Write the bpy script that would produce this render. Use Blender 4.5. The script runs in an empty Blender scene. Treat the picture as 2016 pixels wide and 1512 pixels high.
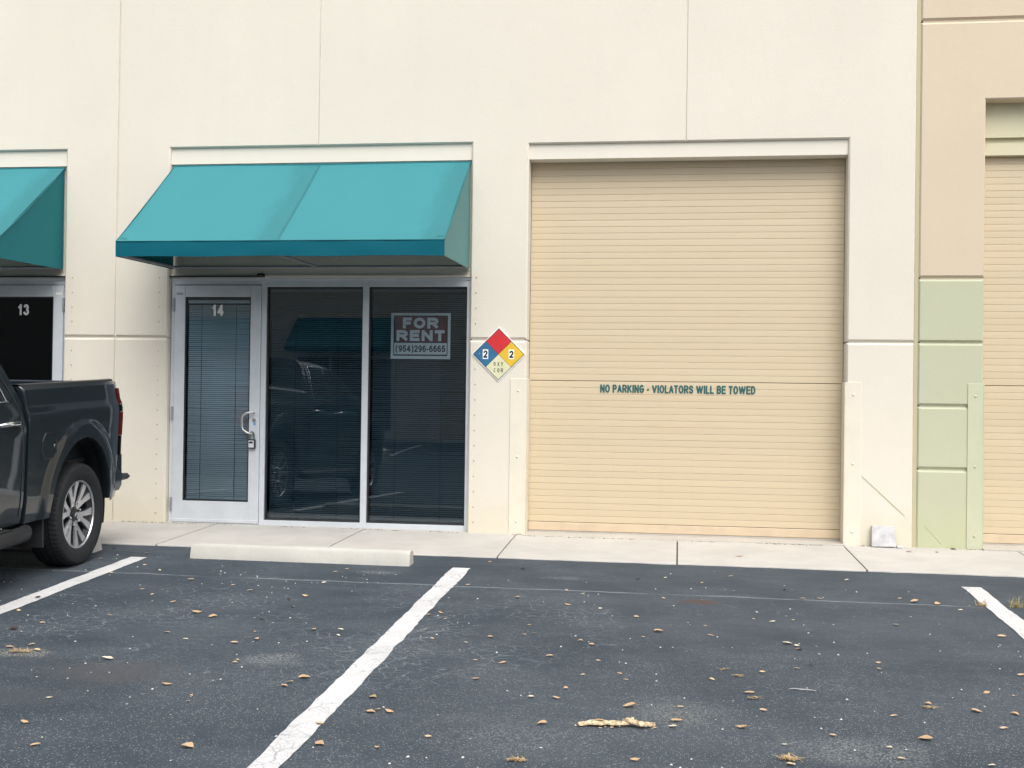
import bpy, math, random
from mathutils import Vector, Matrix
random.seed(7)
S = bpy.context.scene
COL = S.collection
PI = math.pi

# ---------------------------------------------------------------- camera
cam_d = bpy.data.cameras.new('camera')
cam = bpy.data.objects.new('camera', cam_d)
COL.objects.link(cam)
YAW, PITCH, ROLL, FPX = .1411, .0088, .0133, 2297.98
fw = Vector((-math.sin(YAW)*math.cos(PITCH), math.cos(YAW)*math.cos(PITCH), math.sin(PITCH)))
rt = Vector((math.cos(YAW), math.sin(YAW), 0))
up = rt.cross(fw)
rt, up = rt*math.cos(ROLL)+up*math.sin(ROLL), None
up = rt.cross(fw)
cam.matrix_world = Matrix(((rt.x, up.x, -fw.x, 1.474), (rt.y, up.y, -fw.y, -11.3577), (rt.z, up.z, -fw.z, 1.3728), (0, 0, 0, 1)))
cam_d.sensor_width = 36; cam_d.lens = FPX/2016*36
cam_d.clip_start = .05; cam_d.clip_end = 2000
S.camera = cam
S.render.resolution_x, S.render.resolution_y = 1024, 768

# ---------------------------------------------------------------- sky, sun, exposure (bright overcast)
SUN_EL, SUN_AZ = 54, 155          # azimuth clockwise from +y: behind the camera, a little to its right
w = bpy.data.worlds.new('World'); S.world = w; w.use_nodes = True
nt = w.node_tree; nt.nodes.clear()
sky = nt.nodes.new('ShaderNodeTexSky'); sky.sky_type = 'NISHITA'; sky.sun_disc = False
sky.sun_elevation = math.radians(SUN_EL); sky.sun_rotation = math.radians(SUN_AZ)
sky.air_density = 1.0; sky.dust_density = 4.0
hs = nt.nodes.new('ShaderNodeHueSaturation'); hs.inputs['Saturation'].default_value = .35
bg = nt.nodes.new('ShaderNodeBackground'); bg.inputs['Strength'].default_value = .15
wo = nt.nodes.new('ShaderNodeOutputWorld')
nt.links.new(sky.outputs[0], hs.inputs['Color']); nt.links.new(hs.outputs[0], bg.inputs[0]); nt.links.new(bg.outputs[0], wo.inputs[0])
sd = bpy.data.lights.new('sun', 'SUN'); sd.energy = 1.4; sd.angle = math.radians(50); sd.color = (1, .975, .94)
sun = bpy.data.objects.new('sun', sd); COL.objects.link(sun)
e, a = math.radians(SUN_EL), math.radians(SUN_AZ)
sdir = Vector((math.sin(a)*math.cos(e), math.cos(a)*math.cos(e), math.sin(e)))
sun.rotation_euler = (-sdir).to_track_quat('-Z', 'Y').to_euler(); sun.location = (4, -12, 15)
S.view_settings.view_transform = 'Standard'; S.view_settings.look = 'None'
S.view_settings.gamma = 1; S.view_settings.use_curve_mapping = False
S.view_settings.exposure = .56
S.render.engine = 'CYCLES'

# ---------------------------------------------------------------- materials
def new_mat(name):
    m = bpy.data.materials.new(name); m.use_nodes = True
    t = m.node_tree; b = t.nodes['Principled BSDF']
    return m, t, b
def N(t, typ, **kw):
    n = t.nodes.new(typ)
    for k, v in kw.items():
        if k in n.inputs: n.inputs[k].default_value = v
        else: setattr(n, k, v)
    return n
def c4(c): return (c[0], c[1], c[2], 1)
def coord(t, space='Object'):
    return t.nodes.new('ShaderNodeTexCoord').outputs[space]
def noise(t, vec, scale, detail=4, rough=.55, dist=0):
    n = N(t, 'ShaderNodeTexNoise', Scale=scale, Detail=detail, Roughness=rough, Distortion=dist)
    t.links.new(vec, n.inputs['Vector']); return n.outputs[0]
def ramp(t, fac, a, b, v0=0., v1=1.):
    n = N(t, 'ShaderNodeMapRange', interpolation_type='SMOOTHSTEP')
    n.inputs[1].default_value = a; n.inputs[2].default_value = b; n.inputs[3].default_value = v0; n.inputs[4].default_value = v1
    t.links.new(fac, n.inputs[0]); return n.outputs[0]
def mixc(t, fac, a, b, blend='MIX'):
    n = N(t, 'ShaderNodeMix', data_type='RGBA', blend_type=blend)
    if isinstance(fac, (int, float)): n.inputs[0].default_value = fac
    else: t.links.new(fac, n.inputs[0])
    for i, x in ((6, a), (7, b)):
        if isinstance(x, tuple): n.inputs[i].default_value = c4(x)
        else: t.links.new(x, n.inputs[i])
    return n.outputs[2]
def math_(t, op, a, b=0.):
    n = N(t, 'ShaderNodeMath', operation=op)
    for i, x in ((0, a), (1, b)):
        if isinstance(x, (int, float)): n.inputs[i].default_value = x
        else: t.links.new(x, n.inputs[i])
    return n.outputs[0]
def bump(t, b, h, strength, dist):
    n = N(t, 'ShaderNodeBump', Strength=strength, Distance=dist)
    t.links.new(h, n.inputs['Height']); t.links.new(n.outputs[0], b.inputs['Normal'])
def world_pos(t):
    return t.nodes.new('ShaderNodeNewGeometry').outputs['Position']
def scale_vec(t, v, s):
    n = N(t, 'ShaderNodeMapping'); n.inputs['Scale'].default_value = s
    t.links.new(v, n.inputs['Vector']); return n.outputs[0]

def plain(name, col, rough=.5, metal=0., var=.06, nscale=8, bs=0, bd=.002, coat=0, spec=.5):
    m, t, b = new_mat(name)
    o = coord(t)
    n = noise(t, o, nscale, 5)
    f = ramp(t, n, .3, .7)
    c = mixc(t, f, tuple(x*(1-var) for x in col), tuple(min(1, x*(1+var)) for x in col))
    t.links.new(c, b.inputs['Base Color'])
    b.inputs['Roughness'].default_value = rough; b.inputs['Metallic'].default_value = metal
    b.inputs['Specular IOR Level'].default_value = spec
    if coat: b.inputs['Coat Weight'].default_value = coat; b.inputs['Coat Roughness'].default_value = .04
    if bs: bump(t, b, noise(t, o, bs, 3), .4, bd)
    return m

def stucco(name, col, stain=None, bumpd=.004, base=None):
    m, t, b = new_mat(name)
    p = world_pos(t)
    big = ramp(t, noise(t, p, .6, 4, .6), .35, .7)
    fine = noise(t, p, 95, 3, .7)
    c = mixc(t, big, tuple(x*.975 for x in col), tuple(min(1, x*1.015) for x in col))
    # faint vertical weather streaks
    st = ramp(t, noise(t, scale_vec(t, p, (5, 5, .35)), 1.0, 5, .6), .48, .75)
    c = mixc(t, math_(t, 'MULTIPLY', st, .06), c, stain or tuple(x*.78 for x in col))
    sp = ramp(t, fine, .35, .75)
    c = mixc(t, math_(t, 'MULTIPLY', sp, .22), c, tuple(x*.80 for x in col))
    if base:      # splash dirt / algae close to the pavement, ragged
        sep = N(t, 'ShaderNodeSeparateXYZ'); t.links.new(p, sep.inputs[0])
        h = math_(t, 'ADD', sep.outputs[2], math_(t, 'MULTIPLY', noise(t, p, 5, 5, .65), -.5))
        c = mixc(t, ramp(t, h, -.12, .18, .42, 0.), c, base)
    t.links.new(c, b.inputs['Base Color'])
    b.inputs['Roughness'].default_value = .85; b.inputs['Specular IOR Level'].default_value = .25
    bump(t, b, math_(t, 'ADD', noise(t, p, 70, 3, .7), math_(t, 'MULTIPLY', noise(t, p, 9, 3), .6)), .5, bumpd)
    return m

M = {}
CREAM = (.71, .665, .575)
M['cream'] = stucco('cream_painted_stucco', CREAM, base=(.62, .57, .41))
M['cream_trim'] = stucco('cream_trim_stucco', (.74, .70, .61), bumpd=.002)
M['cream_yellow'] = stucco('pale_yellow_stucco', (.66, .62, .44), bumpd=.002)
M['tan'] = stucco('tan_painted_stucco', (.63, .535, .40))
M['green'] = stucco('sage_green_stucco', (.50, .515, .37), base=(.48, .50, .28))
M['joint'] = stucco('olive_cream_caulk', (.50, .45, .30), bumpd=.001)
M['cream_steel'] = plain('cream_painted_steel', (.71, .665, .55), .5, var=.03, nscale=4, bs=30, bd=.001)
M['green_steel'] = plain('green_painted_steel', (.51, .53, .375), .5, var=.03, nscale=4, bs=30, bd=.001)
M['slat'] = None
def slat_mat():
    m, t, b = new_mat('tan_painted_slat')
    p = world_pos(t)
    oi = t.nodes.new('ShaderNodeObjectInfo')
    col = (.59, .49, .338)
    c = mixc(t, oi.outputs['Random'], tuple(x*.975 for x in col), tuple(x*1.02 for x in col))
    dirt = ramp(t, noise(t, scale_vec(t, p, (1.2, 1, 5)), 1.6, 5, .65), .5, .8)
    c = mixc(t, math_(t, 'MULTIPLY', dirt, .16), c, (.53, .39, .22))
    st = ramp(t, noise(t, scale_vec(t, p, (14, 1, .5)), 1.0, 4, .6), .55, .8)
    c = mixc(t, math_(t, 'MULTIPLY', st, .10), c, (.48, .37, .22))
    t.links.new(c, b.inputs['Base Color']); b.inputs['Roughness'].default_value = .5
    bump(t, b, noise(t, scale_vec(t, p, (2, 1, 8)), 2, 3), .25, .004)
    return m
M['slat'] = slat_mat()
M['slat_bar'] = plain('peach_tan_bottom_bar', (.605, .485, .34), .5, var=.05)
M['alu'] = plain('anodised_aluminium', (.64, .68, .72), .42, .2, var=.04, nscale=6)
M['alu_dark'] = plain('dull_grey_aluminium', (.30, .32, .35), .5, .4)
M['steel'] = plain('brushed_steel', (.62, .62, .62), .3, .9, var=.04)
M['black'] = plain('black_plastic', (.018, .019, .021), .5)
M['rubber'] = plain('tyre_rubber', (.010, .012, .014), .8, var=.2, nscale=20)
M['dark'] = plain('dark_room_paint', (.03, .032, .036), .8)
M['gasket'] = plain('black_gasket', (.02, .024, .028), .6)
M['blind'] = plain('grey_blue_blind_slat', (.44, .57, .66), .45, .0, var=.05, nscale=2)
M['blind_dim'] = plain('dimmed_blind_slat', (.11, .185, .24), .45, .0, var=.05, nscale=2)  # same blind slats, dimness behind the tinted panes put into the colour
M['stud'] = plain('dull_beige_stud', (.50, .455, .37), .6)
M['cord'] = plain('dark_blind_cord', (.03, .04, .05), .8)
M['white_num'] = plain('white_vinyl', (.88, .88, .85), .45, var=.03)
M['door_text'] = plain('dark_green_vinyl', (.012, .105, .10), .5, var=.15, nscale=60)
M['sign_red'] = plain('red_sign_vinyl', (.58, .025, .035), .4, var=.06)
M['sign_blue'] = plain('blue_sign_vinyl', (.03, .145, .29), .4, var=.08)
M['sign_yellow'] = plain('yellow_sign_vinyl', (.72, .47, .03), .4, var=.05)
M['sign_pale'] = plain('faded_pale_yellow_vinyl', (.66, .65, .43), .45, var=.06)
M['ink'] = plain('black_ink', (.015, .015, .017), .5)
M['ink_green'] = plain('dark_olive_ink', (.05, .07, .05), .5)
M['board_white'] = plain('white_sign_board', (.90, .91, .93), .5, var=.02)
M['board_dark'] = plain('dark_maroon_sign_print', (.16, .035, .055), .5, var=.1)
M['board_navy'] = plain('navy_sign_border', (.02, .03, .06), .5)
M['sticker_blue'] = plain('blue_sticker', (.12, .35, .65), .4)
M['paver'] = plain('grey_concrete_tile', (.52, .52, .53), .85, var=.14, nscale=14, bs=60, bd=.003)
M['dirt'] = plain('brown_dirt_crumb', (.11, .08, .055), .9, var=.3)
M['bark'] = plain('weathered_bark', (.58, .45, .29), .9, var=.5, nscale=55, bs=50, bd=.004)
M['twig'] = plain('grey_twig', (.42, .42, .42), .85, var=.2, nscale=40)
M['straw'] = plain('dry_grass', (.50, .36, .17), .85, var=.3, nscale=30)
M['weed'] = plain('yellow_green_weed', (.48, .40, .18), .8, var=.3, nscale=30)
M['pebble'] = plain('pale_chip', (.62, .62, .58), .8, var=.2, nscale=10)
for k, c in dict(t=(.60, .44, .27), o=(.56, .37, .21), p=(.70, .63, .47), d=(.06, .03, .026), w=(.72, .72, .68)).items():
    mm, t, b = new_mat('dry_leaf_'+dict(t='tan', o='orange', p='pale', d='brown', w='white')[k])
    o = coord(t)
    f = ramp(t, noise(t, o, 60, 4), .3, .7)
    col = mixc(t, f, tuple(x*.75 for x in c), tuple(min(1, x*1.1) for x in c))
    oi = t.nodes.new('ShaderNodeObjectInfo')
    col = mixc(t, math_(t, 'MULTIPLY', oi.outputs['Random'], .3), col, tuple(x*.7 for x in c))
    t.links.new(col, b.inputs['Base Color']); b.inputs['Roughness'].default_value = .7
    M['leaf_'+k] = mm

def glass(name, tint, refl=1.0):
    m = bpy.data.materials.new(name); m.use_nodes = True; t = m.node_tree; t.nodes.clear()
    tr = N(t, 'ShaderNodeBsdfTransparent'); tr.inputs[0].default_value = c4(tint)
    gl = N(t, 'ShaderNodeBsdfGlossy', Roughness=.0); gl.inputs[0].default_value = (.93, .97, 1, 1)
    fr = N(t, 'ShaderNodeFresnel', IOR=1.52)
    o = coord(t)
    bp = N(t, 'ShaderNodeBump', Strength=.02, Distance=.02)     # slight waviness of the sheet
    t.links.new(noise(t, o, 1.5, 2), bp.inputs['Height']); t.links.new(bp.outputs[0], gl.inputs['Normal'])
    f = math_(t, 'MULTIPLY', fr.outputs[0], refl)
    mx = N(t, 'ShaderNodeMixShader'); t.links.new(f, mx.inputs[0]); t.links.new(tr.outputs[0], mx.inputs[1]); t.links.new(gl.outputs[0], mx.inputs[2])
    out = N(t, 'ShaderNodeOutputMaterial'); t.links.new(mx.outputs[0], out.inputs[0])
    return m
M['glass_dark'] = glass('dark_tinted_glass', (.84, .89, .91), 1.1)
M['glass_black'] = glass('near_black_glass', (.30, .38, .44), .42)
M['glass_door'] = glass('tinted_door_glass', (.97, .985, .99), 1.0)
m, t, b = new_mat('truck_glass'); b.inputs['Base Color'].default_value = (.012, .016, .02, 1); b.inputs['Roughness'].default_value = .02
M['truck_glass'] = m

def awning_mat(name, stain, col):
    m, t, b = new_mat(name)
    o = coord(t)
    f = ramp(t, noise(t, o, 2.2, 4), .3, .7)
    c = mixc(t, f, tuple(x*.985 for x in col), tuple(x*1.015 for x in col))
    if stain:    # soot stains that ran down beside the seams: ragged, with a shape of their own
        sep = N(t, 'ShaderNodeSeparateXYZ'); t.links.new(coord(t, 'Generated'), sep.inputs[0])
        nn = noise(t, scale_vec(t, o, (3, 1.2, 1.2)), 1.8, 5, .65)
        x = math_(t, 'ADD', sep.outputs[0], math_(t, 'MULTIPLY', math_(t, 'SUBTRACT', nn, .5), .30))
        k = ramp(t, x, .80, .93)
        c = mixc(t, math_(t, 'MULTIPLY', k, .45), c, tuple(x*.66 for x in col))
    wv = N(t, 'ShaderNodeTexNoise', Scale=260, Detail=1)
    t.links.new(o, wv.inputs['Vector'])
    t.links.new(c, b.inputs['Base Color']); b.inputs['Roughness'].default_value = .6
    b.inputs['Specular IOR Level'].default_value = .15
    bump(t, b, wv.outputs[0], .15, .0008)
    return m
M['awn_top'] = awning_mat('toplit_teal_vinyl', True, (.042, .212, .236))  # same teal vinyl, overhead light on the slope put into the colour
M['awn_val'] = awning_mat('shaded_teal_valance_vinyl', False, (.001, .10, .14))  # same vinyl darkened, shade on the upright face put into the colour
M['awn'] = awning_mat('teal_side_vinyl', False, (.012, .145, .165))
M['awn_sheen'] = awning_mat('sheen_teal_side_vinyl', False, (.10, .235, .235))  # paler side vinyl, sheen and wall reflection put into the colour
M['awn_trim'] = plain('dark_teal_piping', (.01, .14, .16), .5)

def concrete(name, col, dark, speck=.5):
    m, t, b = new_mat(name)
    p = world_pos(t)
    c = mixc(t, ramp(t, noise(t, p, 1.7, 6, .65), .3, .72), tuple(x*.9 for x in col), tuple(min(1, x*1.05) for x in col))
    st = ramp(t, noise(t, scale_vec(t, p, (1.2, 3, 3)), 2.3, 6, .7), .56, .78)
    c = mixc(t, math_(t, 'MULTIPLY', st, .35), c, dark)
    sp = ramp(t, noise(t, p, 120, 2, .6), .58, .72)
    c = mixc(t, math_(t, 'MULTIPLY', sp, speck), c, dark)
    t.links.new(c, b.inputs['Base Color']); b.inputs['Roughness'].default_value = .9
    b.inputs['Specular IOR Level'].default_value = .25
    bump(t, b, math_(t, 'ADD', noise(t, p, 90, 3, .7), math_(t, 'MULTIPLY', noise(t, p, 14, 4), .8)), .45, .003)
    return m
M['walk'] = concrete('sidewalk_concrete', (.49, .47, .435), (.35, .325, .29), .22)
M['sill'] = concrete('worn_sill_concrete', (.48, .45, .40), (.30, .25, .20), .6)
M['joint_dark'] = concrete('dirty_joint', (.14, .11, .09), (.06, .05, .04))
M['stop'] = concrete('cast_wheel_stop', (.50, .49, .445), (.33, .31, .27), .6)

def asphalt():
    m, t, b = new_mat('sealed_asphalt')
    p = world_pos(t)
    sep = N(t, 'ShaderNodeSeparateXYZ'); t.links.new(p, sep.inputs[0])
    X, Y = sep.outputs[0], sep.outputs[1]
    base = mixc(t, ramp(t, noise(t, p, .75, 7, .68), .36, .64), (.032, .045, .060), (.053, .068, .084))
    base = mixc(t, math_(t, 'MULTIPLY', ramp(t, noise(t, scale_vec(t, p, (.6, 1.6, 1)), 1.3, 5, .65), .45, .7), .5), base, (.072, .088, .105))
    # scuffed, scratchy drag marks along the row
    sc = ramp(t, noise(t, scale_vec(t, p, (3, 14, 1)), 3.2, 5, .75, .4), .57, .72)
    scm = ramp(t, noise(t, p, .8, 3), .42, .62)
    base = mixc(t, math_(t, 'MULTIPLY', math_(t, 'MULTIPLY', sc, scm), .48), base, (.22, .245, .27))
    # exposed aggregate, more of it where the seal coat has worn towards the lane
    wear = ramp(t, math_(t, 'ADD', math_(t, 'MULTIPLY', Y, -.16), math_(t, 'MULTIPLY', noise(t, p, 1.5, 6, .7), 1.9)), .1+1.1, 2.15)
    v = N(t, 'ShaderNodeTexVoronoi', Scale=120); t.links.new(p, v.inputs['Vector'])
    sepc = N(t, 'ShaderNodeSeparateColor'); t.links.new(v.outputs['Color'], sepc.inputs[0])
    cell = math_(t, 'MULTIPLY', ramp(t, sepc.outputs[0], .62, .80), ramp(t, v.outputs['Distance'], .22, .50, 1., 0.))
    bright = mixc(t, sepc.outputs[1], (.20, .22, .24), (.46, .47, .46))
    base = mixc(t, math_(t, 'MULTIPLY', cell, math_(t, 'ADD', math_(t, 'MULTIPLY', wear, .72), .06)), base, bright)
    vd = ramp(t, sepc.outputs[2], .72, .86)
    base = mixc(t, math_(t, 'MULTIPLY', vd, math_(t, 'MULTIPLY', wear, .6)), base, (.040, .048, .058))
    # sparse larger pale chips set in the surface
    v2 = N(t, 'ShaderNodeTexVoronoi', Scale=26); t.links.new(scale_vec(t, p, (1, 1.25, 1)), v2.inputs['Vector'])
    s2 = N(t, 'ShaderNodeSeparateColor'); t.links.new(v2.outputs['Color'], s2.inputs[0])
    chip = math_(t, 'MULTIPLY', ramp(t, s2.outputs[0], .975, .98), ramp(t, v2.outputs['Distance'], .10, .17, 1., 0.))
    base = mixc(t, math_(t, 'MULTIPLY', chip, .7), base, (.36, .37, .36))
    # crazing: thin pale hairline cracks
    wp = N(t, 'ShaderNodeTexNoise', Scale=2.2, Detail=4); t.links.new(p, wp.inputs['Vector'])
    av = N(t, 'ShaderNodeVectorMath', operation='MULTIPLY_ADD'); t.links.new(wp.outputs[1], av.inputs[0]); av.inputs[1].default_value = (.35, .35, 0); t.links.new(p, av.inputs[2])
    cr = None
    for sc_, wd, mk, amt in ((3.6, .007, (.52, .64), .26), (11., .034, (.44, .58), .52)):
        vv = N(t, 'ShaderNodeTexVoronoi', Scale=sc_, feature='DISTANCE_TO_EDGE'); t.links.new(scale_vec(t, av.outputs[0], (.8, 1.35, 1)), vv.inputs['Vector'])
        ln = ramp(t, vv.outputs['Distance'], 0., wd, 1., 0.)
        yb = math_(t, 'MULTIPLY', ramp(t, math_(t, 'ADD', Y, noise(t, p, .9, 3)), -5.2, -4.2), ramp(t, Y, -3.4, -2.4, 1., .25))
        left = ramp(t, math_(t, 'ADD', X, math_(t, 'MULTIPLY', noise(t, p, .9, 3), 2.2)), 1.2, 2.6, 1., .35)
        k = math_(t, 'MULTIPLY', math_(t, 'MULTIPLY', ln, ramp(t, noise(t, p, 1.3, 4, .6), *mk)), math_(t, 'MULTIPLY', left, math_(t, 'ADD', math_(t, 'MULTIPLY', yb, .9), .1)))
        base = mixc(t, math_(t, 'MULTIPLY', k, amt), base, (.30, .34, .37))
    # paving seam 2.55 m from the wall, filled with pale dust
    yy = math_(t, 'ADD', Y, math_(t, 'MULTIPLY', math_(t, 'SUBTRACT', noise(t, p, 2.4, 4, .6), .5), .10))
    dj = math_(t, 'ABSOLUTE', math_(t, 'ADD', yy, 2.575))
    sj = math_(t, 'MULTIPLY', ramp(t, dj, .004, .020, 1., 0.), ramp(t, noise(t, p, 2.1, 4), .33, .55, .15, 1.))
    base = mixc(t, math_(t, 'MULTIPLY', sj, .5), base, (.33, .37, .39))
    # worn patches of pale grit, and brown oil spots
    for (x, y, rx, ry, colr, amt) in ((-.84, -4.83, .22, .17, (.30, .32, .31), .7), (-2.35, -4.95, .26, .12, (.38, .36, .30), .8), (1.48, -5.45, .30, .25, (.27, .27, .23), .45),
                                 (2.33, -5.85, .38, .25, (.27, .29, .27), .5), (.7, -5.9, .5, .35, (.20, .21, .21), .4), (-.9, -2.16, .22, .09, (.24, .27, .28), .7), (.6, -2.1, .22, .09, (.20, .23, .26), .6),
                                 (1.66, -2.79, .16, .10, (.075, .052, .048), .9), (2.0, -2.72, .12, .06, (.045, .055, .07), .8), (-1.6, -5.25, .5, .3, (.075, .075, .080), .7), (-1.95, -5.75, .4, .2, (.06, .066, .076), .6)):
        dx = math_(t, 'MULTIPLY', math_(t, 'SUBTRACT', X, x), 1/rx); dy = math_(t, 'MULTIPLY', math_(t, 'SUBTRACT', Y, y), 1/ry)
        d = math_(t, 'SQRT', math_(t, 'ADD', math_(t, 'MULTIPLY', dx, dx), math_(t, 'MULTIPLY', dy, dy)))
        d = math_(t, 'ADD', d, math_(t, 'MULTIPLY', math_(t, 'SUBTRACT', noise(t, p, 7, 4, .7), .5), 1.6))
        k = ramp(t, d, .3, 1.15, 1., 0.)
        if colr[0] > .15:     # grit shows as separate grains
            k = math_(t, 'MULTIPLY', k, ramp(t, noise(t, p, 75, 2, .7), .47, .60))
        base = mixc(t, math_(t, 'MULTIPLY', k, amt), base, colr)
    t.links.new(base, b.inputs['Base Color'])
    b.inputs['Roughness'].default_value = .8; b.inputs['Specular IOR Level'].default_value = .35
    hgt = math_(t, 'ADD', math_(t, 'MULTIPLY', noise(t, p, 130, 3, .7), 1.), math_(t, 'MULTIPLY', noise(t, p, 22, 4, .6), 1.2))
    bump(t, b, hgt, .6, .006)
    return m
M['asphalt'] = asphalt()

def stripe_mat():
    m, t, b = new_mat('worn_white_road_paint')
    p = world_pos(t)
    c = mixc(t, ramp(t, noise(t, p, 3, 5, .6), .3, .7), (.53, .53, .53), (.62, .62, .62))
    g = ramp(t, noise(t, p, 60, 3, .7), .56, .72)
    c = mixc(t, math_(t, 'MULTIPLY', g, .35), c, (.42, .42, .41))
    wp = N(t, 'ShaderNodeTexNoise', Scale=5, Detail=4); t.links.new(p, wp.inputs['Vector'])
    av = N(t, 'ShaderNodeVectorMath', operation='MULTIPLY_ADD'); t.links.new(wp.outputs[1], av.inputs[0]); av.inputs[1].default_value = (.16, .16, 0); t.links.new(p, av.inputs[2])
    for s_, wd, lo, hi, amt in ((5.5, .028, .48, .60, .5), (22, .06, .46, .60, .45)):
        vv = N(t, 'ShaderNodeTexVoronoi', Scale=s_, feature='DISTANCE_TO_EDGE'); t.links.new(av.outputs[0], vv.inputs['Vector'])
        k = math_(t, 'MULTIPLY', ramp(t, vv.outputs['Distance'], 0, wd, 1., 0.), ramp(t, noise(t, p, 2.6, 4), lo, hi))
        c = mixc(t, math_(t, 'MULTIPLY', k, amt), c, (.13, .13, .14))
    ch = ramp(t, noise(t, p, 17, 5, .7), .66, .70)
    c = mixc(t, math_(t, 'MULTIPLY', ch, .8), c, (.07, .075, .085))
    t.links.new(c, b.inputs['Base Color']); b.inputs['Roughness'].default_value = .75
    bump(t, b, noise(t, p, 90, 3, .7), .4, .003)
    return m
M['stripe'] = stripe_mat()

def paint():
    m, t, b = new_mat('dark_grey_metallic_paint')
    o = coord(t)
    f = noise(t, o, 900, 1)
    c = mixc(t, ramp(t, f, .35, .7), (.007, .014, .020), (.016, .026, .034))
    dust = ramp(t, noise(t, o, 3, 5, .6), .5, .8)
    c = mixc(t, math_(t, 'MULTIPLY', dust, .12), c, (.07, .08, .085))
    t.links.new(c, b.inputs['Base Color'])
    b.inputs['Metallic'].default_value = .45; b.inputs['Roughness'].default_value = .38
    b.inputs['Coat Weight'].default_value = 1.; b.inputs['Coat Roughness'].default_value = .03
    return m
M['paint'] = paint()
M['chrome'] = plain('chrome_trim', (.75, .76, .78), .12, 1., var=.02)
M['alloy'] = plain('machined_alloy', (.62, .63, .65), .28, .75, var=.04)
M['alloy_dark'] = plain('dark_alloy_pocket', (.035, .037, .04), .4, .3)
M['dark_chrome'] = plain('smoked_chrome', (.07, .08, .09), .22, 1., var=.03)
M['tail_red'] = plain('red_lamp_lens', (.48, .01, .025), .08, var=.1, coat=.6)
M['lamp_clear'] = plain('clear_lamp_lens', (.5, .52, .55), .1, .3)


# ---------------------------------------------------------------- mesh helpers
class MB:
    def __init__(s): s.v = []; s.f = []
    def add(s, vs, fs):
        n = len(s.v); s.v += [tuple(v) for v in vs]; s.f += [tuple(i+n for i in f) for f in fs]; return s
    def box(s, x0, x1, y0, y1, z0, z1, c=0.):
        if c <= 0:
            return s.add([(x0,y0,z0),(x1,y0,z0),(x1,y1,z0),(x0,y1,z0),(x0,y0,z1),(x1,y0,z1),(x1,y1,z1),(x0,y1,z1)],
                  [(0,3,2,1),(4,5,6,7),(0,1,5,4),(1,2,6,5),(2,3,7,6),(3,0,4,7)])
        def ring(i, z): return [(x0+i,y0+c,z),(x0+c,y0+i,z),(x1-c,y0+i,z),(x1-i,y0+c,z),(x1-i,y1-c,z),(x1-c,y1-i,z),(x0+c,y1-i,z),(x0+i,y1-c,z)]
        vs = ring(c, z0)+ring(0, z0+c)+ring(0, z1-c)+ring(c, z1)
        fs = [tuple(range(7,-1,-1)), tuple(range(24,32))]
        for k in range(3):
            for j in range(8): fs.append((k*8+j, k*8+(j+1)%8, k*8+8+(j+1)%8, k*8+8+j))
        return s.add(vs, fs)
    def grid(s, rows, close=False):
        n = len(rows[0]); vs = [p for r in rows for p in r]; fs = []
        for i in range(len(rows)-1):
            for j in range(n if close else n-1):
                fs.append((i*n+j, i*n+(j+1)%n, (i+1)*n+(j+1)%n, (i+1)*n+j))
        return s.add(vs, fs)
    def tube(s, pts, r, n=10, caps=True):
        pts = [Vector(p) for p in pts]; rows = []
        ref = None
        for i, p in enumerate(pts):
            d = (pts[min(i+1, len(pts)-1)]-pts[max(i-1, 0)]).normalized()
            if ref is None:
                ref = d.orthogonal().normalized()
            ref = (ref-d*ref.dot(d)).normalized(); q = d.cross(ref)
            rr = r[i] if isinstance(r, (list, tuple)) else r
            rows.append([p+ref*rr*math.cos(2*PI*k/n)+q*rr*math.sin(2*PI*k/n) for k in range(n)])
        b = len(s.v); s.grid(rows, True)
        if caps:
            s.f.append(tuple(b+k for k in range(n))[::-1]); s.f.append(tuple(b+(len(pts)-1)*n+k for k in range(n)))
        return s
    def lathe(s, prof, n=48, axis='x', close=False):   # prof: (along axis, radius)
        rows = []
        for k in range(n):
            a = 2*PI*k/n
            rows.append([(q[0], q[1]*math.cos(a), q[1]*math.sin(a)) if axis == 'x' else
                         (q[1]*math.cos(a), q[1]*math.sin(a), q[0]) if axis == 'z' else (q[1]*math.cos(a), q[0], q[1]*math.sin(a)) for q in prof])
        rows.append(rows[0]); return s.grid(rows)
    def prism(s, poly, y0, y1, c=0.):    # poly in (x,z), extruded along y, front at y0, optional front chamfer
        n = len(poly)
        if c: fr = inset(poly, [c]*n)
        vs = ([(p[0], y0, p[1]) for p in fr]+[(p[0], y0+c, p[1]) for p in poly] if c else [(p[0], y0, p[1]) for p in poly])+[(p[0], y1, p[1]) for p in poly]
        k = 3 if c else 2; fs = [tuple(range(n)), tuple(range((k-1)*n, k*n))[::-1]]
        for r in range(k-1):
            for j in range(n): fs.append((r*n+j, r*n+n+j, r*n+n+(j+1)%n, r*n+(j+1)%n))
        return s.add(vs, fs)
    def mesh(s, name, mat, smooth=None, recalc=False):
        me = bpy.data.meshes.new(name); me.from_pydata(s.v, [], s.f); me.validate()
        if recalc:
            import bmesh
            bm = bmesh.new(); bm.from_mesh(me); bmesh.ops.remove_doubles(bm, verts=bm.verts, dist=1e-5); bmesh.ops.recalc_face_normals(bm, faces=bm.faces); bm.to_mesh(me); bm.free()
        if smooth is not None:
            me.shade_smooth(); me.set_sharp_from_angle(angle=math.radians(smooth))
        me.materials.append(mat); return me
    def build(s, name, mat, parent=None, smooth=None, loc=(0,0,0), recalc=False, **tags):
        return link(name, s.mesh(name, mat, smooth, recalc), parent, loc, **tags)
def link(name, data, parent=None, loc=(0,0,0), **tags):
    o = bpy.data.objects.new(name, data); COL.objects.link(o); o.location = loc
    if parent: o.parent = parent
    for k, v in tags.items(): o[k] = v
    return o
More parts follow.
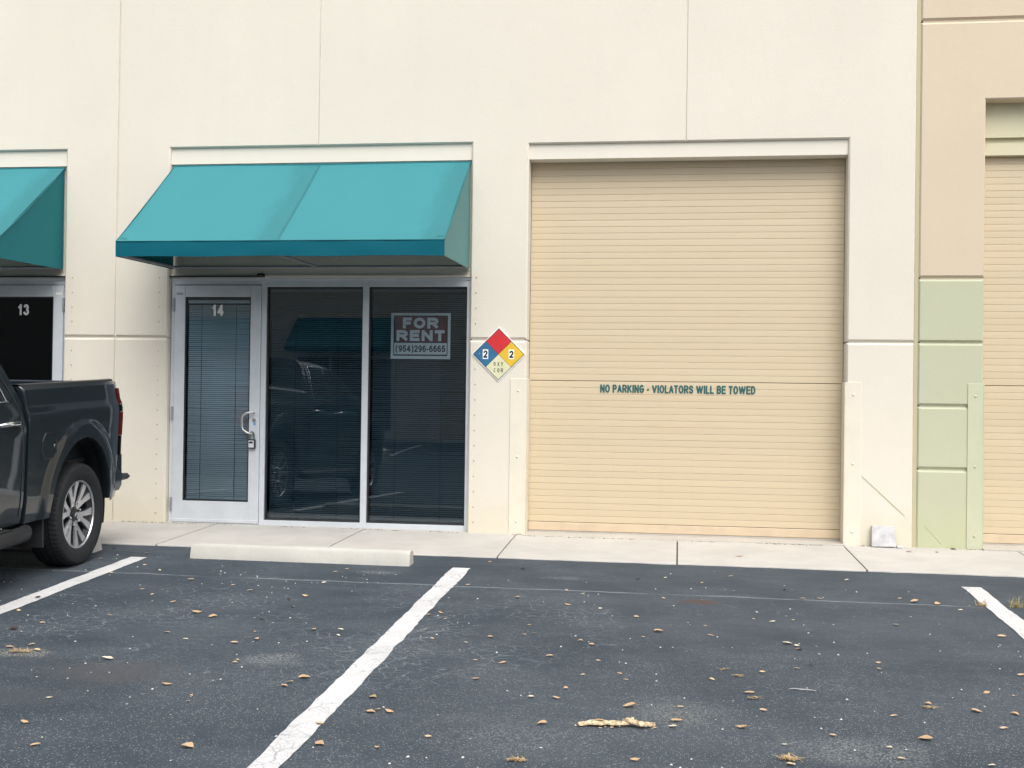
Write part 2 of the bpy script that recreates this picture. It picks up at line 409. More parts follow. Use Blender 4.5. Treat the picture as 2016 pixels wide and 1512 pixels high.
def thing(name, label, cat, loc=(0,0,0), rot=(0,0,0), group=None):
    o = bpy.data.objects.new(name, None); COL.objects.link(o); o.location = loc; o.rotation_euler = rot
    o.empty_display_size = .2
    o['label'] = label; o['category'] = cat
    if group: o['group'] = group
    return o
def copy_tree(o, parent=None):
    c = o.copy(); COL.objects.link(c)
    if parent: c.parent = parent
    for ch in list(o.children): copy_tree(ch, c)
    return c
def inset(poly, ch):
    n = len(poly); out = []
    for i in range(n):
        p, a, b = Vector(poly[i]), Vector(poly[i-1]), Vector(poly[(i+1) % n])
        d0, d1 = (p-a).normalized(), (b-p).normalized()
        n0, n1 = Vector((-d0.y, d0.x)), Vector((-d1.y, d1.x))
        c0, c1 = ch[i-1], ch[i]
        den = d0.x*d1.y-d0.y*d1.x
        if abs(den) < 1e-6: out.append(tuple(p+n0*c0)); continue
        q0, q1 = p+n0*c0, p+n1*c1
        tt = ((q1.x-q0.x)*d1.y-(q1.y-q0.y)*d1.x)/den
        out.append(tuple(q0+d0*tt))
    return out
def slab(name, poly, ch, mat, parent, yf=0., yb=.30, dep=.02):
    """tilt-up wall piece: outline poly (x,z) anticlockwise seen from the lot, chamfer ch per edge"""
    n = len(poly); fr = inset(poly, ch)
    ds = [max(ch[i], ch[i-1]) or .003 for i in range(n)]
    vs = [(p[0], yf, p[1]) for p in fr]+[(p[0], yf+d, p[1]) for p, d in zip(poly, ds)]+[(p[0], yb, p[1]) for p in poly]
    fs = [tuple(range(n))]
    for r in range(2):
        for j in range(n): fs.append((r*n+j, r*n+n+j, r*n+n+(j+1)%n, r*n+(j+1)%n))
    return MB().add(vs, fs).build(name, mat, parent)
def arc(cx, cy, rx, ry, a0, a1, n=14): return [(cx+rx*math.cos(math.radians(a0+(a1-a0)*i/n)), cy+ry*math.sin(math.radians(a0+(a1-a0)*i/n))) for i in range(n+1)]
STEM = [(0, 0), (0, 1)]
BOWL = [(.1, 1), (.55, 1)]+arc(.58, .735, .42, .265, 90, -90, 8)+[(.1, .47)]
SIX = [[*arc(.55, .5, .55, .5, 52, 180, 10), (0, .31)], arc(.5, .31, .5, .31, 0, 360, 18)]
GLYPH = {   # letter: (width, strokes through the middle of each limb, in a unit box)
 'A': (.78, [[(0, 0), (.5, 1), (1, 0)], [(.17, .30), (.83, .30)]]), 'B': (.74, [STEM, [(.1, 1), (.55, 1)]+arc(.55, .76, .38, .24, 90, -90, 8)+[(.1, .52)], [(.1, .515), (.55, .515)]+arc(.57, .26, .43, .26, 90, -90, 8)+[(.1, 0)]]),
 'C': (.78, [arc(.52, .5, .52, .5, 48, 312, 18)]), 'D': (.76, [STEM, [(.1, 1), (.42, 1)]+arc(.42, .5, .58, .5, 90, -90, 12)+[(.1, 0)]]), 'E': (.68, [[(1, 1), (0, 1), (0, 0), (1, 0)], [(0, .52), (.92, .52)]]),
 'F': (.63, [[(1, 1), (0, 1), (0, 0)], [(0, .50), (.85, .50)]]), 'G': (.82, [arc(.52, .5, .52, .5, 50, 335, 18)+[(1, .46), (.55, .46)]]), 'I': (.24, [[(.5, 0), (.5, 1)]]),
 'K': (.78, [[(0, 0), (0, 1)], [(.96, 1), (.04, .38)], [(.36, .60), (1, 0)]]), 'L': (.63, [[(0, 1), (0, 0), (1, 0)]]), 'N': (.76, [[(0, 0), (0, 1)], [(.02, 1), (.98, 0)], [(1, 0), (1, 1)]]),
 'O': (.82, [arc(.5, .5, .5, .5, 90, 450, 22)]), 'P': (.71, [STEM, BOWL]), 'R': (.78, [STEM, BOWL, [(.48, .45), (1, 0)]]),
 'S': (.72, [arc(.5, .75, .5, .25, 15, 255, 14)+arc(.5, .25, .5, .25, 75, -165, 14)]), 'T': (.68, [[(0, 1), (1, 1)], [(.5, 1), (.5, 0)]]), 'V': (.84, [[(0, 1), (.5, 0), (1, 1)]]),
 'W': (1.22, [[(0, 1), (.25, 0), (.5, 1), (.75, 0), (1, 1)]]), 'X': (.74, [[(0, 0), (1, 1)], [(0, 1), (1, 0)]]), 'Y': (.74, [[(0, 1), (.5, .45), (1, 1)], [(.5, .48), (.5, 0)]]),
 '1': (.50, [[(.05, .74), (.45, .84), (.80, 1), (.80, 0)]]), '2': (.66, [arc(.5, .70, .5, .30, 165, -25, 12)+[(.0, 0), (1, 0)]]), '3': (.66, [arc(.48, .755, .44, .245, 160, -90, 12), arc(.48, .26, .52, .26, 90, -165, 12)]),
 '4': (.70, [[(.74, 0), (.74, 1)], [(.70, 1), (0, .28), (1, .28)]]), '5': (.66, [[(.92, 1), (.18, 1), (.08, .50)]+arc(.48, .32, .52, .32, 140, -160, 14)]), '6': (.66, SIX), '9': (.66, [[(1-x, 1-y) for x, y in q] for q in SIX]),
 '-': (.36, [[(0, .38), (1, .38)]]), '(': (.44, [arc(1.0, .42, 1., .66, 105, 255, 14)]), ')': (.44, [arc(0, .42, 1., .66, 75, -75, 14)]), ' ': (.30, [])}
def lettering(name, txt, w, h, mat, parent, loc, stroke=.2, gap=.10, hs=1.):
    """block letters cut from flat ribbons, fitted to w by h around loc; stroke and gap in letter heights, hs widens the letters"""
    x = 0; polys = []; t = stroke
    for ch in txt:
        gw, strokes = GLYPH[ch]; gw *= hs
        for st in strokes:
            pts = [(x+t/2*hs+px*(gw-t*hs), t/2+py*(1-t)) for px, py in st]
            run = [pts[0]]
            for i in range(1, len(pts)):     # a sharp elbow starts a new ribbon, so no ribbon folds over itself
                run.append(pts[i])
                if i < len(pts)-1:
                    d0, d1 = Vector(pts[i])-Vector(pts[i-1]), Vector(pts[i+1])-Vector(pts[i])
                    if d0.normalized().dot(d1.normalized()) < -.25: polys.append(run); run = [pts[i]]
            polys.append(run)
        x += gw+gap
    W_ = x-gap; sx, sz = w/W_, h
    mb = MB()
    for si, pts in enumerate(polys):
        P_ = [Vector((px*sx, pz*sz)) for px, pz in pts]; hw = t*sz/2*.5+t*hs*sx/2*.5; n = len(P_)
        closed = (P_[0]-P_[-1]).length < 1e-5 and n > 6
        # widen square ends of verticals to reach the cap line
        if not closed:
            for a_, b_ in ((0, 1), (-1, -2)):
                d = (P_[a_]-P_[b_]).normalized()
                if abs(d.y) > .5 or abs(d.x) > .98: P_[a_] = P_[a_]+d*hw*(.98 if abs(d.y) > .98 or abs(d.x) > .98 else .55)
        L_, R_ = [], []
        for i, q in enumerate(P_):
            d0 = (q-P_[i-1]).normalized() if i else ((P_[0]-P_[-2]).normalized() if closed else (P_[1]-q).normalized())
            d1 = (P_[i+1]-q).normalized() if i < n-1 else ((P_[1]-P_[0]).normalized() if closed else d0)
            n0, n1 = Vector((-d0.y, d0.x)), Vector((-d1.y, d1.x)); m_ = n0+n1
            if m_.length < .35: m_ = n0
            m_.normalize(); k = min(1.7, 1/max(.45, m_.dot(n0)))
            L_.append(q+m_*hw*k); R_.append(q-m_*hw*k)
        y = -.00012*(si % 3)
        mb.grid([[(q.x-w/2, y, q.y-h/2) for q in L_], [(q.x-w/2, y, q.y-h/2) for q in R_]])
    return mb.build(name, mat, parent, loc=loc)

# ---------------------------------------------------------------- ground
SLOT, BS, YK = .0393, -.0029, -1.3445
def zg(x, y): return -.05+BS*x+SLOT*(y-YK) if y > -11.5 else -.05+BS*x+SLOT*(-11.5-YK)+SLOT*(-11.5-y)*.8
def zw(x, y): return BS*x+y*(.036/1.3445)
g = MB()
ys = [600, 30, -1.2, -11.5, -23.5, -24, -600]; xs = [-600, -60, -20, 0, 20, 60, 600]
def zfar(x, y):
    x = max(-60, min(60, x))
    if y > -1.2: return zg(x, -1.2)-.004
    return zg(x, max(y, -23.5))
g.grid([[(x, y, zfar(x, y)) for x in xs] for y in ys])
g.build('parking_lot', M['asphalt'], kind='structure')

jx = [-15.6+1.5533*k for k in range(21)]      # sidewalk joints, about 1.55 m apart
walk = MB(); walk.grid([[(x, y, zw(x, y)-.016) for x in (-16, 0, 17)] for y in (.28, -1.335)])
walk.grid([[(x, -1.335, zw(x, -1.335)-.016) for x in (-16, 0, 17)], [(x, -1.335, -.2) for x in (-16, 0, 17)]])
walk = walk.build('sidewalk', M['joint_dark'], kind='structure')
rnd = random.Random(3)
skew = [(rnd.uniform(-.02, .02)) for _ in jx]
for k in range(len(jx)-1):
    s0, s1 = skew[k], skew[k+1]
    g_ = .007
    a, b_ = jx[k]+g_, jx[k+1]-g_
    rows = []
    nx = 14
    def ex(i):   # ragged front edge
        return rnd.uniform(-.010, .008)
    e = [ex(i) for i in range(nx+1)]; e[0] = e[-1] = 0
    for yy, dz, ins in ((.28, 0, 0), (-1.33, 0, 0), (-1.345, -.006, 1), (-1.349, -.03, 1), (-1.349, -.12, 1)):
        r = []
        for i in range(nx+1):
            f = i/nx; sk = s0*(1-f)+s1*f
            x = a+(b_-a)*f+sk*(-yy/1.3445-.5)
            y = yy+(e[i] if ins else 0)
            r.append((x, y, zw(x, y)+dz))
        rows.append(r)
    mb = MB(); mb.grid(rows)
    for side in (0, nx):   # side faces down into the joint
        mb.grid([[rows[0][side], rows[1][side]], [(rows[0][side][0], rows[0][side][1], rows[0][side][2]-.03), (rows[1][side][0], rows[1][side][1], rows[1][side][2]-.03)]])
    mb.build('sidewalk_slab', M['walk'], walk)

def stripe(xc, y0, y1, w=.147, lift=.004):
    rr = random.Random(int(xc*100)); n = max(2, int((y0-y1)/.06)); L, Rr = [], []
    wl = wr = 0
    for i in range(n+1):
        y = y0+(y1-y0)*i/n
        wl = wl*.6+rr.uniform(-.006, .006); wr = wr*.6+rr.uniform(-.006, .006)
        xl, xr = xc-w/2+wl, xc+w/2+wr
        L.append((xl, y+rr.uniform(-.004, .004), zg(xl, y)+lift)); Rr.append((xr, y, zg(xr, y)+lift))
    MB().grid([L, Rr]).build('parking_stripe', M['stripe'], kind='structure')
STR = [-3.066, -.275, 3.752]
for x in STR: stripe(x, -1.86 if x != -3.066 else -1.915, -7.4)
for x in (-5.86, -8.65, 7.7, 10.5): stripe(x, -1.9, -7.4)
for x in (-8.6, -5.8, -3.0, -.2, 3.8, 6.6): stripe(x, -15.6, -21.2)

# ---------------------------------------------------------------- warehouse
XA, XB, XC, XD = -4.287, -2.143, 1.525, 3.665
ZS, ZR, ZT, ZB = 3.857, 3.837, 7.4, -.06
GL, GH = 1.902, 1.914            # pier groove (bare joint) between chamfers
bld = thing('warehouse_building', 'long cream stucco warehouse front with teal awnings, glass shopfront and tan roll-up doors', 'building')
A0, A1 = XA-.006, XA+.006
c_, v_ = .02, .007
mL, mR = 2*XA+.57, 2*XA-XB        # mirrored shopfront of the next unit: opening from mL to -4.858
OL = 2*XA+3.717                   # right jamb of the next unit's opening (-4.857)
slab('wall_panel', [(-16,ZB),(mL,ZB),(mL,ZS),(mR,ZS),(mR,ZT),(-16,ZT)], [0,.014,.012,v_,0,0], M['cream'], bld)
slab('wall_panel', [(mR,ZS),(OL,ZS),(OL,GH),(A0,GH),(A0,ZT),(mR,ZT)], [.012,.014,c_,v_,0,v_], M['cream'], bld)
slab('wall_panel', [(OL,ZB),(A0,ZB),(A0,GL),(OL,GL)], [0,v_,c_,.014], M['cream'], bld)
slab('wall_panel', [(A1,GH),(-3.717,GH),(-3.717,ZS),(XB,ZS),(XB,ZT),(A1,ZT)], [c_,.014,.012,v_,0,v_], M['cream'], bld)
slab('wall_panel', [(A1,ZB),(-3.717,ZB),(-3.717,GL),(A1,GL)], [0,.014,c_,v_], M['cream'], bld)
slab('wall_panel', [(XB,ZS),(-.57,ZS),(-.57,GH),(0,GH),(0,ZR),(XC,ZR),(XC,ZT),(XB,ZT)], [.012,.014,c_,.014,.012,v_,0,v_], M['cream'], bld)
slab('wall_panel', [(-.57,ZB),(0,ZB),(0,GL),(-.57,GL)], [0,.014,c_,.014], M['cream'], bld)
slab('wall_panel', [(XC,ZR),(3.05,ZR),(3.05,GH),(XD,GH),(XD,ZT),(XC,ZT)], [.012,.014,c_,.016,0,v_], M['cream'], bld)
slab('wall_panel', [(3.05,ZB),(XD,ZB),(XD,GL),(3.05,GL)], [0,.016,c_,.014], M['cream'], bld)
# tan bay with green base blocks
TX0, TX1, TX2, TX3 = 3.698, 4.285, 7.36, 7.95
slab('tan_panel', [(TX0,2.518),(TX1,2.518),(TX1,4.18),(TX2,4.18),(TX2,2.518),(TX3,2.518),(TX3,4.915),(TX0,4.915)], [c_,.012,.012,.012,c_,.012,c_,.016], M['tan'], bld)
slab('tan_panel', [(TX0,4.935),(TX3,4.935),(TX3,ZT),(TX0,ZT)], [c_,.012,0,.016], M['tan'], bld)
slab('tan_panel', [(TX3+.02,ZB),(17,ZB),(17,ZT),(TX3+.02,ZT)], [0,0,0,.012], M['tan'], bld)
for x0, x1 in ((TX0, TX1), (TX2, TX3)):
    for z0, z1 in ((ZB, .716), (.730, 1.307), (1.321, GL), (GH, 2.503)):
        slab('green_block', [(x0,z0),(x1,z0),(x1,z1),(x0,z1)], [c_ if z0 > 0 else 0, .016, c_, .016], M['green'], bld)
# joint filler behind the grooves
def backing(x0, x1, y0, z0, z1, mt): MB().box(x0, x1, y0, .28, z0, z1).build('groove_backing', M[mt], bld)
for x0, x1 in ((OL+.02, A0), (A1, -3.737), (-.55, -.02), (3.07, XD)): backing(x0, x1, .021, GL-.004, GH+.004, 'cream')
backing(A0-.001, A1+.001, .018, ZB, ZT, 'cream')
MB().box(XD-.001, TX0+.001, .012, .28, ZB, ZT).build('expansion_joint', M['joint'], bld)
for x0, x1 in ((TX0+.02, TX1-.02), (TX2+.02, TX3-.02)):
    for z in (.723, 1.314, (GL+GH)/2): backing(x0, x1, .021, z-.012, z+.012, 'green')
    backing(x0, x1, .021, 2.498, 2.524, 'tan')
backing(TX0+.02, TX3-.02, .021, 4.905, 4.945, 'tan'); backing(TX3-.001, TX3+.021, .02, ZB, ZT, 'tan')
# roof and rear so that the inside stays dark
rf = MB(); rf.box(-16, 17, .31, 14, 6.9, 7.1); rf.box(-16, 17, 13.7, 14, -.2, 6.9); rf.box(-16, -15.8, .31, 13.7, -.2, 6.9); rf.box(16.8, 17, .31, 13.7, -.2, 6.9)
rf.build('roof', M['dark'], bld)
MB().box(-16, 17, -.03, .33, ZT, ZT+.08, .01).build('parapet_cap', M['cream_steel'], bld)
MB().add([(-15.7,.30,-.012),(16.7,.30,-.012),(16.7,13.6,-.012),(-15.7,13.6,-.012)], [(0,1,2,3)]).build('interior_floor', M['dark'], bld)

# anchor dimples for storm shutters, one column beside each opening
def dimples(x):
    mb = MB()
    z = 2.525
    while z > .05:
        if abs(z-1.908) > .03: mb.lathe([(-.007, .0005), (-.0065, .006), (-.001, .0085), (.001, .0085)], 8, 'y'); 
        if abs(z-1.908) > .03:
            n = 8*4+4
            for i in range(len(mb.v)-n, len(mb.v)): q = mb.v[i]; mb.v[i] = (q[0]+x, q[1], q[2]+z)
        z -= .151
    mb.build('anchor_stud', M['stud'], bld, kind='stuff')
for x in (-4.765, -3.815, -.508): dimples(x)

# hairline handrail ghost on the right pier
def scar(p0, p1, w, mat, name):
    d = Vector((p1[0]-p0[0], p1[1]-p0[1])); n = Vector((-d.y, d.x)).normalized()*w/2
    pts = [(p0[0]-n.x, p0[1]-n.y), (p1[0]-n.x, p1[1]-n.y), (p1[0]+n.x, p1[1]+n.y), (p0[0]+n.x, p0[1]+n.y)]
    MB().prism(pts, -.003, .001).build(name, mat, bld)
scar((3.20, .645), (3.59, .285), .007, M['joint'], 'diagonal_scar')
scar((3.78, .19), (3.93, .03), .006, M['green_steel'], 'diagonal_scar')

# -- header bands and infill over the openings
def shop_header(x0, x1):
    MB().box(x0, x1, .032, .30, 3.692, ZS+.02).build('header_band', M['cream_trim'], bld)
    MB().box(x0, x1, .062, .30, 2.545, 3.692).build('infill_wall', M['cream'], bld)
    MB().box(x0, x1, .045, .062, 2.530, 2.556, .004).build('drip_edge', M['cream_trim'], bld)
shop_header(-3.717, -.57); shop_header(mL, OL)
def dock_header(x0, x1, zs):
    MB().box(x0, x1, .032, .30, 3.69, zs+.02).build('header_band', M['cream_trim'], bld)
dock_header(0, 3.05, ZR)
MB().box(TX1, TX2, .165, .30, 3.855, 4.20).build('header_band', M['cream_yellow'], bld)
MB().box(TX1, TX2, .205, .235, 3.803, 3.855).build('header_band', M['cream_yellow'], bld)
MB().box(TX1, TX2, .175, .30, 3.69, 3.803).build('header_band', M['cream_yellow'], bld)

# -- aluminium shopfront: mx maps local x for the mirrored unit
def shopfront(mirror, number):
    mx = (lambda x: x) if not mirror else (lambda x: 2*XA-x)
    def bx(mb, x0, x1, *r, c=.002):
        a, b2 = sorted((mx(x0), mx(x1))); mb.box(a, b2, *r, c=c); return mb
    F = MB(); y0, y1 = .075, .175
    bx(F, -3.712, -3.676, y0, y1, .0, 2.505); bx(F, -2.742, -2.690, y0, y1, .0, 2.505)
    bx(F, -1.680, -1.618, y0, y1, .058, 2.438); bx(F, -.612, -.574, y0, y1, .0, 2.505)
    bx(F, -3.676, -2.742, y0, y1, 2.458, 2.505); bx(F, -2.690, -.612, y0, y1, 2.438, 2.505)
    bx(F, -2.690, -.612, y0-.004, y1, .004, .058)
    bx(F, -3.715, -.572, y0-.012, y1, 2.505, 2.530)
    fr = F.build('shopfront_frame', M['alu'], bld)
    for x0, x1 in ((-2.690, -1.680), (-1.618, -.612)):
        bx(MB(), x0+.012, x1-.012, .118, .124, .070, 2.426, c=0).build('window_pane', M['glass_dark'], fr)
        gk = MB()
        bx(gk, x0, x0+.014, .098, .13, .058, 2.438, c=0); bx(gk, x1-.014, x1, .098, .13, .058, 2.438, c=0)
        bx(gk, x0+.014, x1-.014, .098, .13, 2.424, 2.438, c=0); bx(gk, x0+.014, x1-.014, .098, .13, .058, .072, c=0)
        gk.build('gasket', M['gasket'], fr)
    # door leaf
    D = MB(); d0, d1 = .066, .112
    bx(D, -3.672, -3.560, d0, d1, .012, 2.452, c=.003); bx(D, -2.856, -2.746, d0, d1, .012, 2.452, c=.003)
    bx(D, -3.560, -2.856, d0, d1, 2.332, 2.452, c=.003); bx(D, -3.560, -2.856, d0, d1, .012, .236, c=.003)
    bx(D, -3.672, -2.746, d0-.006, d0+.002, .020, .050, c=.002)
    dr = D.build('glass_door', M['alu'], bld)
    bx(MB(), -3.552, -2.864, .086, .092, .244, 2.324, c=0).build('window_pane', M['glass_black'] if mirror else M['glass_door'], dr)
    gk = MB()
    bx(gk, -3.560, -3.548, .074, .100, .236, 2.332, c=0); bx(gk, -2.868, -2.856, .074, .100, .236, 2.332, c=0)
    bx(gk, -3.548, -2.868, .074, .100, 2.318, 2.332, c=0); bx(gk, -3.548, -2.868, .074, .100, .236, .250, c=0)
    gk.build('gasket', M['gasket'], dr)
    for z in (2.25, 1.13, .20):
        bx(MB(), -3.690, -3.668, .050, .078, z-.07, z+.07, c=.004).build('hinge', M['alu_dark'], dr)
    hb = MB(); q = [(-2.802, .066, 1.155), (-2.802, .020, 1.155), (-2.85, .004, 1.150), (-2.895, .000, 1.125), (-2.906, .0, 1.09), (-2.906, .0, 1.01), (-2.895, .0, .975), (-2.85, .004, .945), (-2.815, .02, .937), (-2.815, .066, .937)]
    hb.tube([(mx(p[0]), p[1], p[2]) for p in q], .0125, 10).build('pull_handle', M['steel'], dr, smooth=50)
    cy = MB().lathe([(.05, .0), (.05, .018), (.066, .020)], 16, 'y')
    cy.v = [(a+mx(-2.797), b, c+1.075) for a, b, c in cy.v]; cy.build('lock_cylinder', M['steel'], dr, smooth=30)
    bx(MB(), -2.808, -2.782, .0645, .0662, 1.022, 1.048, c=0).build('sticker', M['sticker_blue'], dr)
    bx(MB(), -3.655, -3.585, .0645, .0662, 2.352, 2.374, c=0).build('sticker', M['alu_dark'] if not mirror else M['white_num'], dr)
    lettering('door_number', number, .125, .118, M['white_num'], dr, (mx(-3.215), .0835, 2.195), .225, .16)
    bx(MB(), -3.720, -2.70, .026, .074, 2.531, 2.547, c=.003).build('head_flashing', M['black'], bld)
    k = MB(); bx(k, -2.79, -2.70, .020, .06, 2.531, 2.572, c=.018); k.build('closer_bracket', M['black'], bld)
    bx(MB(), -3.69, -.58, .05, .22, -.02, .008, c=.003).build('door_threshold', M['sill'], bld)
    return dr
door14 = shopfront(False, '14'); door13 = shopfront(True, '13')

# -- roll-up doors: every slat its own piece
def slat_mesh(w):
    prof = [(.0060, .0003), (.0014, .0010), (0, .0028), (-.0004, .032), (0, .0612), (.0012, .0628), (.006, .0635)]
    mb = MB(); mb.grid([[(0, y, z) for y, z in prof], [(w, y, z) for y, z in prof]])
    return mb.mesh('slat', M['slat'])
def rollup(x0, x1, yd):
    w = x1-x0
    root = MB().box(x0+.005, x1-.005, yd+.062, yd+.07, -.02, 3.72).build('rollup_door', M['dark'], bld)
    MB().box(x0+.001, x0+.03, yd+.018, yd+.06, 0, 3.72).build('guide_rail', M['alu_dark'], root); MB().box(x1-.03, x1-.001, yd+.018, yd+.06, 0, 3.72).build('guide_rail', M['alu_dark'], root)
    me = slat_mesh(w-.010); rr = random.Random(int(x0*10)+5)
    k = 0; z = .112
    while z < 3.72:
        o = link('slat', me, root, (x0+.005, yd+rr.uniform(-.0006, .0006), z)); o.rotation_euler = (rr.uniform(-.004, .004), 0, 0)
        z += .0637; k += 1
        if k == 22: z += .0045
    b2 = MB(); b2.box(x0+.010, x1-.010, yd-.004, yd+.03, .024, .108, .004); b2.build('bottom_bar', M['slat_bar'], root)
    n = 9
    for i in range(n):
        s = MB().lathe([(-.003, 0), (-.002, .006), (0, .007)], 8, 'y'); xx = x0+.2+(w-.4)*i/(n-1)
        s.v = [(a+xx, b+yd-.004, c+.066) for a, b, c in s.v]; s.build('screw', M['slat_bar'], root)
    MB().box(x0+.010, x1-.010, yd, yd+.02, -.004, .022).build('rubber_seal', M['sill'], root)
    MB().box(x0+.002, x1-.002, -.06, .29, -.05, .004, .004).build('door_threshold', M['sill'], bld)
    return root
ru = rollup(0, 3.05, .215); ru2 = rollup(TX1, TX2, .245)
lettering('lettering', 'NO PARKING - VIOLATORS WILL BE TOWED', 1.506, .083, M['door_text'], ru, (1.468, .2112, 1.4425), .215, .13)

# -- steel corner guards with bolts
def guard(x0, x1, z0, z1, mat, jamb):
    mb = MB(); t_ = .008
    mb.box(x0, x1, -t_, .0015, z0, z1, .002)
    jx_ = x1 if jamb > 0 else x0
    mb.box(min(jx_, jx_+jamb*t_), max(jx_, jx_+jamb*t_), -t_+.0005, .20, z0+.001, z1-.001, .002)
    o = mb.build('corner_guard', mat, bld)
    xc = (x0+x1)/2
    for z in (z1-.12, (z0+z1)*.5-.0, z0+.13):
        s = MB().lathe([(-.008, .0), (-.0075, .006), (-.004, .011), (0, .013)], 12, 'y')
        s.v = [(a+xc, b-t_, c+z) for a, b, c in s.v]; s.build('bolt', mat, o, smooth=60)
guard(-.155, .002, -.005, 1.528, M['cream_steel'], 1)
guard(3.042, 3.187, -.012, 1.53, M['cream_steel'], -1)
guard(4.148, 4.287, -.018, 1.53, M['green_steel'], 1)

# ---------------------------------------------------------------- blinds behind the glass
def blind(x0, x1, z0, z1, y, tilt, label, mat, cords, mirror=False, pitch=.0205):
    if mirror: x0, x1 = 2*XA-x1, 2*XA-x0; cords = [2*XA-c for c in cords]
    r = thing('window_blind', label, 'blind', (x0, y, z0))
    mb = MB(); w = x1-x0; n = int((z1-z0-.05)/pitch); rr = random.Random(int(x0*77))
    for i in range(n):
        z = .02+i*pitch; tl = tilt+rr.uniform(-.05, .05); dr = rr.uniform(-.002, .002)
        pts = []
        for k in range(4):
            u = (k/3-.5)*.022; hgt = .0022*(1-(2*k/3-1)**2)
            pts.append((u*math.cos(tl)-hgt*math.sin(tl), u*math.sin(tl)+hgt*math.cos(tl)))
        mb.grid([[(.004, p, z+q+dr) for p, q in pts], [(w*.5, p, z+q-.0015) for p, q in pts], [(w-.004, p, z+q-dr) for p, q in pts]])
    mb.build('slats', mat, r, kind='stuff')
    MB().box(0, w, -.014, .014, z1-z0-.03, z1-z0, .002).build('head_rail', mat, r)
    MB().box(0, w, -.012, .012, -.004, .012, .002).build('bottom_rail', mat, r)
    for c in cords:
        MB().box(c-x0-.002, c-x0+.002, -.016, -.0145, 0, z1-z0-.03).build('ladder_cord', M['cord'], r)
blind(-3.540, -2.876, .255, 2.30, .118, .85, 'closed mini blind behind the glass of door 14, paler than the others', M['blind'], (-3.39, -3.02))
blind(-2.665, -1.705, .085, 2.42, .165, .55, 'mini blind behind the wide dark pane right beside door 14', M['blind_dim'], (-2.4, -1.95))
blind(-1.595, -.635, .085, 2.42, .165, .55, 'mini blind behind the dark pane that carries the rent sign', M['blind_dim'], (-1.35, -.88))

# ---------------------------------------------------------------- signs
rs = thing('rent_sign', 'rectangular white bordered FOR RENT sign with phone number inside the window', 'sign', (-1.094, .134, 1.947))
MB().box(-.306, .306, 0, .004, -.232, .232).build('sign_board', M['board_white'], rs)
MB().box(-.278, .278, -.0012, .001, -.200, .206).build('border_line', M['board_navy'], rs)
MB().box(-.266, .266, -.0024, -.0005, -.062, .196).build('print_field', M['board_dark'], rs)
MB().box(-.270, .270, -.0024, -.0005, -.186, -.070).build('phone_field', M['board_white'], rs)
lettering('lettering', 'FOR', .37, .104, M['board_white'], rs, (0, -.0034, .130), .235, .12, 1.25)
lettering('lettering', 'RENT', .50, .104, M['board_white'], rs, (0, -.0034, .004), .235, .12, 1.25)
lettering('lettering', '(954)296-6665', .51, .068, M['board_navy'], rs, (0, -.0034, -.128), .20, .13)

hz = thing('hazard_sign', 'red, blue, yellow and pale diamond hazard placard on the cream pier', 'sign', (-.275, -.006, 1.765))
def dia(mb, cx, cz, s, y0, y1):
    return mb.prism([(cx, cz-s), (cx+s, cz), (cx, cz+s), (cx-s, cz)], y0, y1)
dia(MB(), 0, 0, .268, -.004, .006).build('backing_plate', M['board_white'], hz)
dia(MB(), 0, 0, .258, -.0055, -.003).build('black_outline', M['ink_green'], hz)
for nm, cx, cz in (('sign_red', 0, .126), ('sign_blue', -.126, 0), ('sign_yellow', .126, 0), ('sign_pale', 0, -.126)):
    dia(MB(), cx, cz, .1235, -.0075, -.005).build('colour_quadrant', M[nm], hz)
for cx in (-.130, .128):
    MB().box(cx-.027, cx+.027, -.0085, -.007, -.047, .047).build('numeral_plate', M['board_white'], hz)
    lettering('numeral', '2', .040, .074, M['ink'], hz, (cx, -.0092, 0), .23)
for i, (ch, cx, cz) in enumerate((('O', -.038, -.096), ('X', 0, -.096), ('Y', .036, -.096), ('C', -.036, -.158), ('O', 0, -.158), ('R', .036, -.158))):
    lettering('lettering', ch, .019, .040, M['ink'], hz, (cx, -.0082, cz), .17)
sb = MB().lathe([(-.010, 0), (-.009, .005), (-.0075, .006)], 8, 'y'); sb.v = [(a-.19, b, c+.005) for a, b, c in sb.v]; sb.build('screw', M['steel'], hz)

# ---------------------------------------------------------------- lockbox on the handle, paver, block
lb = thing('key_lockbox', 'small silver and black key lockbox hanging from the pull handle of door 14', 'lockbox', (-2.812, .040, .93))
MB().box(-.036, .036, -.020, .024, -.145, -.050, .008).build('case', M['black'], lb)
MB().box(-.028, .028, -.026, -.018, -.135, -.062, .004).build('face_plate', M['alu'], lb)
MB().box(-.020, .020, -.0275, -.025, -.092, -.072, .002).build('shutter', M['black'], lb)
sh = [(-.022, .0, -.052), (-.022, 0, -.01), (-.018, 0, .012), (-.008, 0, .024), (.008, 0, .024), (.018, 0, .012), (.022, 0, -.01), (.022, 0, -.052)]
MB().tube(sh, .006, 8).build('shackle', M['black'], lb, smooth=50)

pv = MB().prism([(-.107, 0), (.108, .003), (.098, .199), (-.104, .196)], -.022, .022, .004)
pv = pv.build('paver', M['paver'], loc=(3.393, -.062, zw(3.39, -.06)+.003), recalc=True)
pv.rotation_euler = (-.16, 0, 0); pv['label'] = 'square grey concrete paver leaning against the foot of the right cream pier'; pv['category'] = 'paver'
cb = MB().box(-.024, .024, -.03, .03, 0, .022, .004).build('concrete_chip', M['paver'], loc=(3.535, -.07, zw(3.53, -.07)+.001))
cb['label'] = 'small dark grey chunk lying just right of the leaning paver'; cb['category'] = 'rubble'

